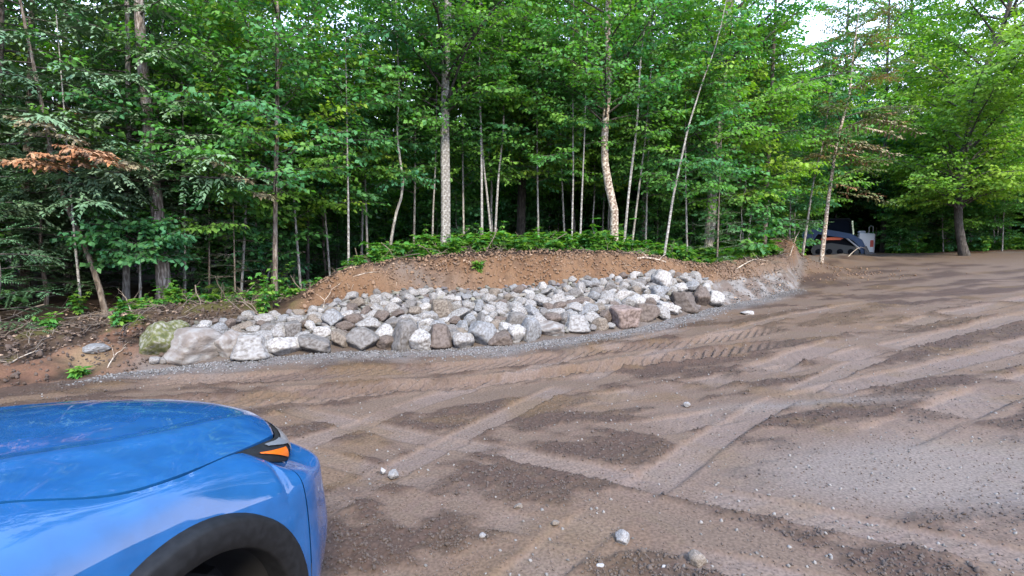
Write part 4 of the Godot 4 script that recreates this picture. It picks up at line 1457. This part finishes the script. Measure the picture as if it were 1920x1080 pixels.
	var vine := find_child("vine_maple", false, false)
	dead_spray(vine, 398, 300, 9.2, .5, .6, STRAW, 807, .2)
	dead_spray(vine, 440, 330, 9.2, .5, .4, STRAW, 808, .2)
	dead_spray(vine, 490, 362, 9.4, .4, .1, STRAW, 809, .2)
	var brown := find_child("browning_birch", false, false)
	for w in 9: dead_spray(brown, [1660, 1640, 1600, 1680, 1590, 1630, 1600, 1560, 1620][w], [215, 240, 262, 232, 290, 275, 350, 270, 365][w], 16.4, 1.7, -.2 + .1 * (w % 3), STRAW if w % 2 else MIXED, 820 + w, .4)
	# leafy understorey along the edge, each at its own spot: u, foot v, depth, height, spread, colours
	var under := [[345, 560, 10.2, 3.6, 1.3, MAPLE, "broad leaved sapling spreading before the thick cedar"], [450, 560, 10.6, 4.6, 1.5, MAPLE, "bright leaved sapling between the thick cedar and vine maple"], [565, 540, 11.2, 5.2, 1.5, LIGHT, "yellow green sapling just past the vine maple"], [620, 520, 12.2, 4.6, 1.5, MAPLE, "leafy young maple behind the lone pale stem"], [690, 492, 12.4, 4.8, 1.4, SHADED_GREEN, "young maple with shade painted into its green before the crooked forked sapling"], [775, 478, 13.0, 5.2, 1.4, MAPLE, "leafy young maple next to the mottled maple"], [870, 470, 13.4, 5.0, 1.4, MAPLE, "young maple with flat leaf shelves before the white stem cluster"], [1010, 468, 13.4, 4.6, 1.4, MAPLE, "young maple with flat leaf shelves before the dark trunk"], [1060, 468, 14.2, 5.4, 1.5, LIGHT, "young maple with sunlight painted into its green before the crooked birch"], [1210, 472, 13.8, 5.2, 1.5, MAPLE, "leafy sapling behind the leaning twin stem"], [1290, 482, 13.4, 4.4, 1.3, MAPLE, "sapling with broad leaves beside the long white stem"], [1395, 478, 16.0, 5.6, 1.6, LIGHT, "bright sapling between grey maple and hemlock"], [1480, 470, 18.5, 6.0, 1.6, SHADED_GREEN, "dull green sapling behind the spoil heap"], [1720, 470, 26.0, 5.0, 2.0, SHADED_GREEN, "sapling with shade painted into its green past the white tank"], [1770, 468, 25.0, 3.4, 2.0, MAPLE, "low wide maple before the forked maple"], [1880, 466, 24.0, 4.2, 2.4, MAPLE, "wide maple with long level branches past the forked maple"], [262, 578, 9.3, 1.3, 0.6, SHADED_GREEN, "low leafy sapling at the foot of the slim cedar"]]
	k = 0
	for s in under:
		k += 1
		named_tree("young_maple", s[6], [[s[0], s[1]], [s[0] + rng.randf_range(-15, 15), s[1] - 150]], s[2], mk.call({"H": s[3], "r": .03, "lo": 1.6 if s[3] > 4.0 else 0.9, "limbs": 40, "len": s[4] * 1.2, "bark": "grey", "seed": 70 + k, "cols": s[5], "leaf": .105 if s[2] < 16 else .13, "group": "young maples along the edge of the wood"}))

func dead_spray(owner_: Node3D, u: float, v: float, depth: float, ln: float, heading: float, cols: Array, seed_: int, wide := 0.34) -> void:      # a bough whose leaves have died
	var r := RandomNumberGenerator.new()
	r.seed = seed_
	var o := px(u, v, depth) - owner_.position
	var d := Vector3(cos(heading), -0.12, sin(heading)).normalized()
	var b := Buf.new()
	for t in 26:
		var f := (t + 0.5) / 26.0
		var at := o + d * (ln * (f - 0.5)) + Vector3(0, -0.10 * f * f * ln, 0)
		var side := d.cross(Vector3.UP).normalized() * (1.0 if t % 2 else -1.0)
		var td := (d * 0.7 + side * 0.8 + Vector3(0, r.randf_range(-.35, .15), 0)).normalized()
		var tl := wide * r.randf_range(0.5, 1.1) * (1.1 - 0.6 * f)
		var c: Color = cols[r.randi_range(0, cols.size() - 1)]
		for k in int(tl / 0.03) + 2:
			var g := k * 0.03
			var dd := (td + side.cross(Vector3.UP) * r.randf_range(-.7, .7) + Vector3(0, r.randf_range(-.7, .1), 0)).normalized()
			var sz := r.randf_range(.06, .12)
			var cc := c * r.randf_range(.7, 1.25)
			cc.a = 1.0
			b.leaf(at + td * g, dd, Vector3(r.randf_range(-.7, .7), 1, r.randf_range(-.7, .7)), sz, sz * .45, cc)
	var p := part(owner_, "dead_spray", b.mesh(), mats.dry)
	p.set_meta("label", "dead brown spray of foliage")

var all_spots := []

func free_spot(x: float, z: float, gap: float) -> bool:
	for s in all_spots:
		if Vector2(s.x - x, s.y - z).length_squared() < gap * gap: return false
	return true

func build_wood() -> void:
	rng.seed = 99
	for c in get_children():
		if c is Node3D and c.has_meta("category") and c.get_meta("category") == "tree": all_spots.append(Vector2(c.position.x, c.position.z))
	var B := {"style": "broad", "cols": MAPLE, "leaf": .118}
	var protos := []
	var specs := [
		["maple_tree", {"H": 15.0, "r": .12, "lo": 2.6, "limbs": 58, "len": 2.9, "bark": "grey", "cols": MAPLE}, "grey barked maple"], ["maple_tree", {"H": 16.0, "r": .14, "lo": 3.0, "limbs": 58, "len": 3.1, "bark": "dark", "cols": SHADED_GREEN}, "dark barked maple"],
		["birch_tree", {"H": 14.0, "r": .07, "lo": 3.4, "limbs": 46, "len": 2.0, "bark": "lichen", "cols": LIGHT}, "pale stemmed birch"], ["maple_tree", {"H": 13.0, "r": .09, "lo": 2.2, "limbs": 56, "len": 2.6, "bark": "brown", "cols": MAPLE + LIGHT}, "brown barked maple"],
		["young_maple", {"H": 7.4, "r": .05, "lo": 1.7, "limbs": 52, "len": 2.0, "bark": "grey", "cols": MAPLE + LIGHT}, "tall young maple"], ["young_maple", {"H": 5.8, "r": .035, "lo": 1.6, "limbs": 44, "len": 1.8, "bark": "grey", "cols": MAPLE + LIGHT}, "leafy young maple"],
		["pole_tree", {"H": 11.0, "r": .035, "lo": 3.6, "limbs": 24, "len": 1.2, "bark": "lichen", "cols": MAPLE}, "bare pale pole tree"], ["pole_tree", {"H": 10.0, "r": .045, "lo": 3.4, "limbs": 24, "len": 1.3, "bark": "grey", "cols": SHADED_GREEN}, "bare grey pole tree"]]
	var k := 0
	for s in specs:
		var d: Dictionary = B.duplicate()
		d.merge(s[1], true)
		d.seed = 200 + k
		d.path = straight(d.H, 300 + k, 0.5 if d.r < 0.06 else 0.35)
		k += 1
		protos.append([s[0], grow(d), d, s[2]])
	for s in [["fir_tree", {"style": "fir", "cols": FIR, "leaf": .09, "H": 6.0, "r": .06, "lo": .5, "limbs": 60, "len": 1.6, "bark": "brown"}, "dark young fir"], ["fir_tree", {"style": "fir", "cols": FIR, "leaf": .08, "H": 3.2, "r": .04, "lo": .25, "limbs": 44, "len": 1.2, "bark": "brown"}, "low dark fir"], ["cedar_tree", {"style": "cedar", "cols": CEDAR, "leaf": .115, "H": 12.0, "r": .10, "lo": 1.6, "limbs": 54, "len": 2.4, "bark": "cedar"}, "blue green cedar"], ["maple_shrub", {"style": "broad", "cols": MAPLE + SHADED_GREEN, "leaf": .12, "H": 2.3, "r": .022, "lo": .35, "limbs": 26, "len": 1.0, "bark": "grey"}, "low maple shrub"]]:
		var d: Dictionary = s[1].duplicate()
		d.seed = 220 + k
		d.path = straight(d.H, 320 + k, 0.3)
		k += 1
		protos.append([s[0], grow(d), d, s[2]])
	var first := {}
	# kind, how many, gap, nearest and farthest distance behind the edge
	var plan := [[0, 8, 2.8, 3.0, 30.0], [1, 7, 2.8, 4.0, 32.0], [2, 10, 2.6, 2.0, 26.0], [3, 8, 2.6, 2.0, 30.0], [4, 46, 1.4, 0.6, 15.0], [5, 64, 1.1, 0.25, 11.0], [6, 20, 0.8, 0.8, 14.0], [7, 20, 0.8, 0.8, 16.0], [11, 90, 0.8, 0.3, 13.0], [8, 16, 1.8, 4.0, 28.0], [9, 40, 1.1, 1.2, 18.0], [10, 14, 2.2, 1.5, 20.0], [9, 16, 0.9, 0.5, 6.0, 1], [11, 12, 0.9, 0.6, 6.0, 1]]
	for pl in plan:
		var made := 0
		var tries := 0
		while made < pl[1] and tries < 4000:
			tries += 1
			var x := rng.randf_range(-34.0, 46.0)
			if pl[0] == 10: x = rng.randf_range(-30.0, -4.0)
			var back: float = lerpf(pl[3], pl[4], pow(rng.randf(), 1.3))
			var z := look(t_ze, x) - back
			var bear := x / -z
			if absf(bear) > 1.25: continue
			if bear > 0.53 and bear < 0.72 and z > -30.5: continue        # the loader stands in the open
			if pl.size() > 5 and x > -4.5: continue
			if bear > -0.92 and bear < -0.73 and not pl[0] in [9, 11]: continue      # a gap where the sky shows
			if bear > -0.43 and bear < -0.36 and back > 4.0 and not pl[0] in [9, 11]: continue
			if x < -3.8 and pl[0] in [4, 5] and back < 5.0: continue         # cedars stand there
			if pl[0] == 11 and bear > -0.34 and bear < 0.28 and back < 1.8: continue     # the gloom under the trees shows there
			if not free_spot(x, z, pl[2]): continue
			all_spots.append(Vector2(x, z))
			place_copy(protos[pl[0]], x, z, first, pl[0])
			made += 1
	# the wood goes on round the clearing, behind the camera too: it shows mirrored in the car
	for q in 16:
		var a := lerpf(-0.5, PI + 0.5, (q + rng.randf() * 0.6) / 16.0)
		var rr := rng.randf_range(22.0, 30.0)
		place_copy(protos[[0, 1, 3, 8][q % 4]], cos(a) * rr * 1.2, 4.0 + sin(a) * rr, first, [0, 1, 3, 8][q % 4])
	for q in 22:                       # and on past the frame along the bank
		var x := -9.5 - 16.0 * rng.randf()
		var z := look(t_ze, x) - rng.randf_range(1.0, 8.0)
		if not free_spot(x, z, 1.6) or x / -z > -1.08: continue
		all_spots.append(Vector2(x, z))
		var kind: int = [10, 4, 3, 10, 5, 0][q % 6]
		place_copy(protos[kind], x, z, first, kind)
	# far-off leaves that read as one mass
	var spray := Buf.new()
	for q in 70:
		var d := Vector3(rng.randfn(), rng.randfn() * 0.4 - 0.15, rng.randfn()).normalized()
		var sz := rng.randf_range(.18, .30)
		spray.leaf(Vector3(rng.randfn() * .55, rng.randfn() * .22, rng.randfn() * .55), d, Vector3(rng.randf_range(-.5, .5), 1, rng.randf_range(-.5, .5)), sz, sz * .75, Color.WHITE)
	var spots := []
	var cols := []
	for q in 15000:
		var b := rng.randf_range(-1.3, 1.35)
		var d := rng.randf_range(31.0, 58.0)
		var x := b * d
		var y := height(x, -d) + (5.0 * rng.randf() if q % 2 else 8.0 * pow(rng.randf(), 1.1) * (0.55 if b > -0.94 and b < -0.70 else 1.0))
		spots.append(Transform3D(Basis(Vector3.UP, rng.randf() * TAU).scaled(Vector3.ONE * rng.randf_range(0.8, 1.7)), Vector3(x, y, -d)))
		var c: Color = (MAPLE + SHADED_GREEN + LIGHT)[rng.randi_range(0, 9)]
		cols.append(c)
	scatter("distant_foliage", "mass of green leaves deep in the wood", "foliage", spray.mesh(), mats.leaf, spots, cols)

func place_copy(pr: Array, x: float, z: float, first: Dictionary, kind: int) -> void:
	var where := "across the clearing behind the car"
	if z < -2.0 and x / -z < -1.08: where = "further along the bank past the dense corner cedar"
	elif x < -9.0: where = "further along the bank past the dense corner cedar"
	elif z < -2.0:
		var marks := [[-.90, "the dense corner cedar"], [-.76, "the leaning cedar"], [-.60, "the thick stringy barked cedar"], [-.48, "the young tiered fir"], [-.40, "the vine maple"], [-.27, "the lone pale stem"], [-.17, "the crooked forked sapling"], [-.09, "the mottled pale maple"], [-.01, "the white stem cluster"], [.09, "the dark straight trunk"], [.22, "the crooked birch"], [.33, "the long leaning white stem"], [.43, "the stout grey maple"], [.53, "the feathery hemlock"], [.59, "the spoil heap"], [.65, "the track loader"], [.74, "the white tank"], [.88, "the forked maple"]]
		var mark := "the bright outermost maple"
		for m in marks:
			if x / -z < m[0]:
				mark = m[1]
				break
		var back := look(t_ze, x) - z
		where = ("close behind " if back < 3.0 else ("some way behind " if back < 8.0 else "deep in the wood behind ")) + mark
	var label: String = pr[3] + " " + where
	var o: Node3D
	if not first.has(kind):
		o = thing(pr[0], label, "tree", Vector3.ZERO, pr[3] + " copies in the wood")
		part(o, "trunk", pr[1][0], mats["bark_" + pr[2].bark])
		tag(part(o, "limb", pr[1][2], mats.bark_dark), "", "", "", "stuff")
		part(o, "crown", pr[1][1], mats.leaf if pr[2].style == "broad" else mats.needle)
		first[kind] = o
	else:
		o = first[kind].duplicate()
		o.name = numbered(pr[0])
		add_child(o)
		o.set_meta("label", label)
	o.set_meta("group", "trees of the wood")
	var s := rng.randf_range(0.85, 1.15)
	o.transform = Transform3D(Basis(Vector3.UP, rng.randf() * TAU).scaled(Vector3(s, s * rng.randf_range(.95, 1.1), s)), Vector3(x, height(x, z) - 0.03, z))

# ---------------------------------------------------------------- plants and litter
func plant_mesh(seed_: int, stems: int, H: float, leaf: float, cols: Array) -> ArrayMesh:
	var r := RandomNumberGenerator.new()
	r.seed = seed_
	var b := Buf.new()
	for s in stems:
		var a := r.randf() * TAU
		var lean := r.randf_range(0.1, 0.6)
		var h := H * r.randf_range(0.5, 1.1)
		var pts := []
		for k in 4:
			var t := k / 3.0
			pts.append(Vector3(cos(a) * lean * h * t * t, h * t * (1.0 - 0.15 * t), sin(a) * lean * h * t * t))
		b.tube(pts, [.006, .005, .004, .002], 3, Color(.10, .10, .04))
		for k in 7:
			var t := 0.35 + 0.65 * k / 6.0
			var p: Vector3 = path_at(pts, t)
			var w := r.randf() * TAU
			var d := Vector3(cos(w), r.randf_range(-0.8, 0.3), sin(w)).normalized()
			var sz := leaf * r.randf_range(.7, 1.3)
			var c: Color = cols[r.randi_range(0, cols.size() - 1)] * r.randf_range(.8, 1.2)
			c.a = 1.0
			for e: float in [-0.75, 0.0, 0.75]:       # a leaf of three lobes
				var dd := d.rotated(Vector3.UP, e)
				b.leaf(p + d * 0.03, dd, Vector3(r.randf_range(-.6, .6), 1, r.randf_range(-.6, .6)), sz * (1.0 if e == 0.0 else .72), sz * .5, c)
	return b.mesh()

func build_plants() -> void:
	rng.seed = 31
	var FRESH := [Color(.085, .25, .050), Color(.13, .29, .050), Color(.065, .21, .065), Color(.18, .32, .055)]
	var kinds := []
	for k in 5: kinds.append(plant_mesh(400 + k, 4 + k, .30 + .06 * k, .13, FRESH))
	# ground cover along the top of the bank
	for part_ in 2:
		var spots := []
		var cols := []
		for q in 1000:
			var x := rng.randf_range(-6.8, 9.5) if q % 3 else rng.randf_range(10.0, 24.0)
			if q % 3 and (n_mid.get_noise_2d(x * 1.3, part_ * 9.0) < 0.05 or (x < -3.8 and rng.randf() < 0.6)): continue
			var back := 0.16 + absf(rng.randfn()) * (0.75 if x < 10.0 else 1.6)
			var z := look(t_ze, x) - back
			if blob(x, z, 9.1, -16.9, 1.3, 1.0) > 0.3: continue
			if x / -z > 0.53 and x / -z < 0.70 and x > 10.0: continue
			var s := rng.randf_range(.45, 1.0) * (1.0 if x < 9.0 else 1.5) * (1.7 if rng.randf() < 0.12 else 1.0)
			spots.append(Transform3D(Basis(Vector3.UP, rng.randf() * TAU).scaled(Vector3.ONE * s), Vector3(x, height(x, z) - 0.03, z)))
			var t := rng.randf_range(.7, 1.15)
			cols.append(Color(t, t, t))
		scatter(["ground_cover", "low_shoots"][part_], ["bright green leafy ground cover along the top of the bank", "low broad leaved shoots at the edge of the wood"][part_], "ground cover", kinds[[0, 3][part_]], mats.leaf, spots, cols)
	var u_spots := []
	var u_cols := []
	for q in 900:
		var x := rng.randf_range(-12.0, 12.0)
		var z := look(t_ze, x) - rng.randf_range(0.2, 7.0)
		if blob(x, z, 9.1, -16.9, 1.4, 1.2) > 0.25 or x < -4.0: continue
		var s := rng.randf_range(.6, 1.5)
		u_spots.append(Transform3D(Basis(Vector3.UP, rng.randf() * TAU).scaled(Vector3.ONE * s), Vector3(x, height(x, z) - 0.03, z)))
		var t := rng.randf_range(.7, 1.0)
		u_cols.append(Color(t, t, t))
	scatter("undergrowth", "green undergrowth on the floor of the wood", "undergrowth", kinds[1], mats.leaf, u_spots, u_cols)
	# plants that stand out one by one: u, v of the foot, height in metres, label
	var own := [[225, 612, .30, "tuft of green leaves on the debris bank above the mossy boulder"], [95, 622, .34, "leafy shoot on the debris bank beside bare twigs"], [150, 590, .45, "green seedling at the foot of the thin pale stem"], [245, 605, .22, "low bluish seedling hanging over the debris bank"], [510, 585, .75, "bright green shoots at the foot of the vine maple"], [525, 560, 1.0, "tall bright shoots wrapped round the vine maple"], [490, 590, .45, "pale green sprig drooping over the stones"], [895, 505, .22, "lone green sprig growing out of the earth bank face"], [1255, 480, .5, "leafy bush at the foot of the long white stem"], [1282, 492, .42, "small bush past the long white stem"], [1180, 470, .55, "bush with yellow green leaves behind the bank edge"], [935, 468, .45, "leafy clump at the foot of the white stem cluster"], [1010, 466, .5, "leafy clump before the dark trunk"], [1330, 470, .6, "bush under the small hemlock"], [150, 700, .12, "tiny seedling low on the debris bank"], [1715, 476, .9, "shrub at the edge past the white tank"], [1850, 474, .9, "shrub at the foot of the forked maple"]]
	var k := 0
	for s in own:
		k += 1
		var p := on_ground(s[0], s[1])
		var o := thing("leafy_plant", s[3], "plant", p - Vector3(0, .03, 0), "plants at the edge of the wood")
		part(o, "foliage", plant_mesh(500 + k, 7, s[2] * 1.1, .10 if p.z > -15 else .16, FRESH), mats.leaf)
	# dead twigs and branches lying about: u, v, u, v in pixels on the ground, thickness
	var sticks := [[0, 690, 85, 655, .016, "pale forked dead branch lying on the debris bank"], [20, 640, 120, 612, .012, "thin bare twig across the debris bank"], [200, 690, 240, 650, .014, "short grey stick stuck in the debris bank"], [255, 600, 215, 560, .014, "bent bare twig standing by the slim cedar"], [455, 590, 478, 545, .014, "dry twig leaning over the rock fill"], [490, 600, 505, 560, .012, "thin dry twig beside the vine maple"], [600, 590, 640, 530, .014, "dry root hanging at the end of the brown bank"], [660, 520, 720, 512, .016, "dead stick lying on the lip of the bank"], [1195, 485, 1255, 495, .045, "thick pale root poking out of the bank end"], [1480, 480, 1530, 470, .03, "broken branch on the spoil heap"], [1590, 482, 1630, 476, .03, "pale broken branch before the track loader"], [1380, 505, 1440, 490, .03, "dead branch at the top of the gravel slope"], [60, 610, 10, 590, .014, "bare twig lying under the dense cedar"]]
	for s in sticks:
		var a := on_ground(s[0], s[1])
		var b := on_ground(s[2], s[3])
		var r: float = s[4] * 0.6
		var pts := []
		var rad := []
		var bow := Vector3(rng.randf_range(-.05, .05), 0.12 * a.distance_to(b), rng.randf_range(-.05, .05))
		for j in 7:
			var t := j / 6.0
			pts.append(a.lerp(b, t) - a + bow * sin(t * PI) * 0.6 + Vector3(rng.randf_range(-.02, .02), rng.randf_range(0, .015), rng.randf_range(-.02, .02)))
			rad.append(r * lerpf(1.0, 0.4, t))
		var bf := Buf.new()
		bf.tube(pts, rad, 6, Color.WHITE, true)
		for j in [2, 4]:
			var d := Vector3(rng.randf_range(-1, 1), rng.randf_range(.2, .9), rng.randf_range(-1, 1)).normalized() * 0.22
			bf.tube([pts[j], pts[j] + d * 0.5 + Vector3(0, .02, 0), pts[j] + d], [r * .5, r * .35, r * .15], 5, Color.WHITE)
		var o := part(self, "dead_branch", bf.mesh(), mats.bark_birch)
		o.position = a
		tag(o, s[5], "branch", "dead branches about the bank")
	# roots that hang out of the brown face: pieces of the bank
	for q in 60:
		var x := rng.randf_range(-3.6, 5.5)
		var t := rng.randf_range(0.25, 1.0)
		var z := lerpf(look(t_zr, x), look(t_ze, x), t)
		var p := Vector3(x, height(x, z) + .02, z)
		var pts := [p + Vector3(0, -.03, -.05)]
		var d := Vector3(rng.randf_range(-1, 1), rng.randf_range(-.4, .5), rng.randf_range(.3, 1.0)).normalized()
		var n := rng.randi_range(4, 6)
		for j in n:
			d = (d + Vector3(rng.randf_range(-.5, .5), -0.32, rng.randf_range(-.2, .2))).normalized()
			pts.append(pts[-1] + d * rng.randf_range(.03, .075))
		var rad := []
		for j in pts.size(): rad.append(rng.randf_range(.004, .009) * (1.0 - 0.11 * j))
		var bf := Buf.new()
		bf.tube(pts, rad, 4, Color.WHITE)
		part(bank, "root", bf.mesh(), mats.wood)
	# brushwood: thin dead twigs lying and leaning everywhere along the edge
	var tw := Buf.new()
	tw.tube([Vector3(-.5, 0, 0), Vector3(-.15, .05, .03), Vector3(.2, .03, -.03), Vector3(.5, .08, 0)], [.018, .015, .011, .005], 5, Color.WHITE, true)
	tw.tube([Vector3(-.12, .045, .02), Vector3(.05, .14, .12), Vector3(.2, .17, .22)], [.010, .007, .003], 4, Color.WHITE)
	tw.tube([Vector3(.18, .035, -.02), Vector3(.3, .10, -.14), Vector3(.4, .20, -.2)], [.009, .006, .003], 4, Color.WHITE)
	var t_spots := []
	var t_cols := []
	for q in 560:
		var x := rng.randf_range(-7.6, 10.0) if q % 5 else rng.randf_range(-7.6, -4.2)
		var back := rng.randf_range(-.15, 2.2)
		if x < -4.2: back = rng.randf_range(-1.3, 2.2)
		if x > 6.5: back = rng.randf_range(-.7, 1.2)
		var z := look(t_ze, x) - back
		if z > look(t_zf, x) - 0.05: continue
		var s := rng.randf_range(.18, .65)
		var steep := rng.randf_range(-.25, .25) if rng.randf() < 0.75 else rng.randf_range(-1.2, 1.2)
		t_spots.append(Transform3D(Basis.from_euler(Vector3(rng.randf_range(-.3, .3), rng.randf() * TAU, steep)).scaled(Vector3.ONE * s), Vector3(x, height(x, z) + .03 + absf(steep) * s * 0.3, z)))
		var t := rng.randf()
		t_cols.append(Color(.06, .047, .037).lerp(Color(.17, .135, .105), t))
	scatter("brushwood", "thin dead twigs strewn along the edge of the wood", "twigs", tw.mesh(), mats.dry, t_spots, t_cols)
	# fallen leaves and bark scraps on the floor of the wood and down the bank
	var lf := Buf.new()
	lf.leaf(Vector3(-.5, 0, 0), Vector3(1, 0.1, 0), Vector3(0, 1, 0), 1.0, .7, Color.WHITE)
	var spots := []
	var cols := []
	for q in 9000:
		var x := rng.randf_range(-7.5, 9.5)
		var back := rng.randf_range(-.35, 1.0) if q % 2 else rng.randf_range(0.0, 4.0)
		if x < -4.2: back = rng.randf_range(-1.6, 3.0)
		if x > 5.0 and x < 9.5: back = rng.randf_range(-1.6, 2.0)
		var z := look(t_ze, x) - back
		if z > look(t_zf, x): continue
		var s := rng.randf_range(.03, .075)
		spots.append(Transform3D(Basis.from_euler(Vector3(rng.randf_range(-.6, .6), rng.randf() * TAU, rng.randf_range(-.6, .6))).scaled(Vector3.ONE * s), Vector3(x, height(x, z) + .03, z)))
		var t := rng.randf()
		cols.append(Color(.06, .04, .03).lerp(Color(.30, .21, .15), t * t))
	scatter("leaf_litter", "dry brown leaves and bark scraps at the edge of the wood", "litter", lf.mesh(), mats.dry, spots, cols)

func _ready() -> void:
	# camera, sky, sun, exposure
	var cam := Camera3D.new()
	cam.name = "camera"
	cam.position = Vector3(0, CAM_Y, 0)
	cam.rotation.x = -PITCH
	cam.fov = rad_to_deg(2.0 * atan(540.0 / FOCAL))
	cam.near = 0.05
	cam.far = 900.0
	cam.current = true
	add_child(cam)
	var we := WorldEnvironment.new()
	we.name = "environment"
	var env := Environment.new()
	env.background_mode = Environment.BG_SKY
	var sm := ProceduralSkyMaterial.new()
	sm.sky_top_color = Color(0.66, 0.77, 0.96)
	sm.sky_horizon_color = Color(0.95, 0.93, 0.96)
	sm.sky_curve = 0.18
	sm.ground_bottom_color = Color(0.30, 0.27, 0.24)
	sm.ground_horizon_color = Color(0.75, 0.75, 0.76)
	sm.sky_energy_multiplier = 1.0
	sm.sun_angle_max = 20.0
	var sky := Sky.new()
	sky.sky_material = sm
	env.sky = sky
	env.tonemap_mode = Environment.TONE_MAPPER_LINEAR
	env.tonemap_exposure = 5.7
	env.sdfgi_enabled = true
	env.ssao_enabled = true
	env.ssil_enabled = true
	we.environment = env
	add_child(we)
	var sun := DirectionalLight3D.new()
	sun.name = "sun"
	sun.light_energy = 0.5
	sun.light_angular_distance = 14.0
	sun.light_color = Color(1.0, 0.95, 0.86)
	sun.shadow_enabled = true
	sun.rotation = Vector3(deg_to_rad(-40), deg_to_rad(18), 0)
	add_child(sun)
	# the place
	make_materials()
	build_tables()
	build_ground()
	print("ground ", Time.get_ticks_msec())
	build_stones()
	build_crumbs()
	print("stones ", Time.get_ticks_msec())
	build_car()
	build_loader()
	print("car ", Time.get_ticks_msec())
	build_named_trees()
	build_wood()
	print("wood ", Time.get_ticks_msec())
	build_plants()
	print("done ", Time.get_ticks_msec())
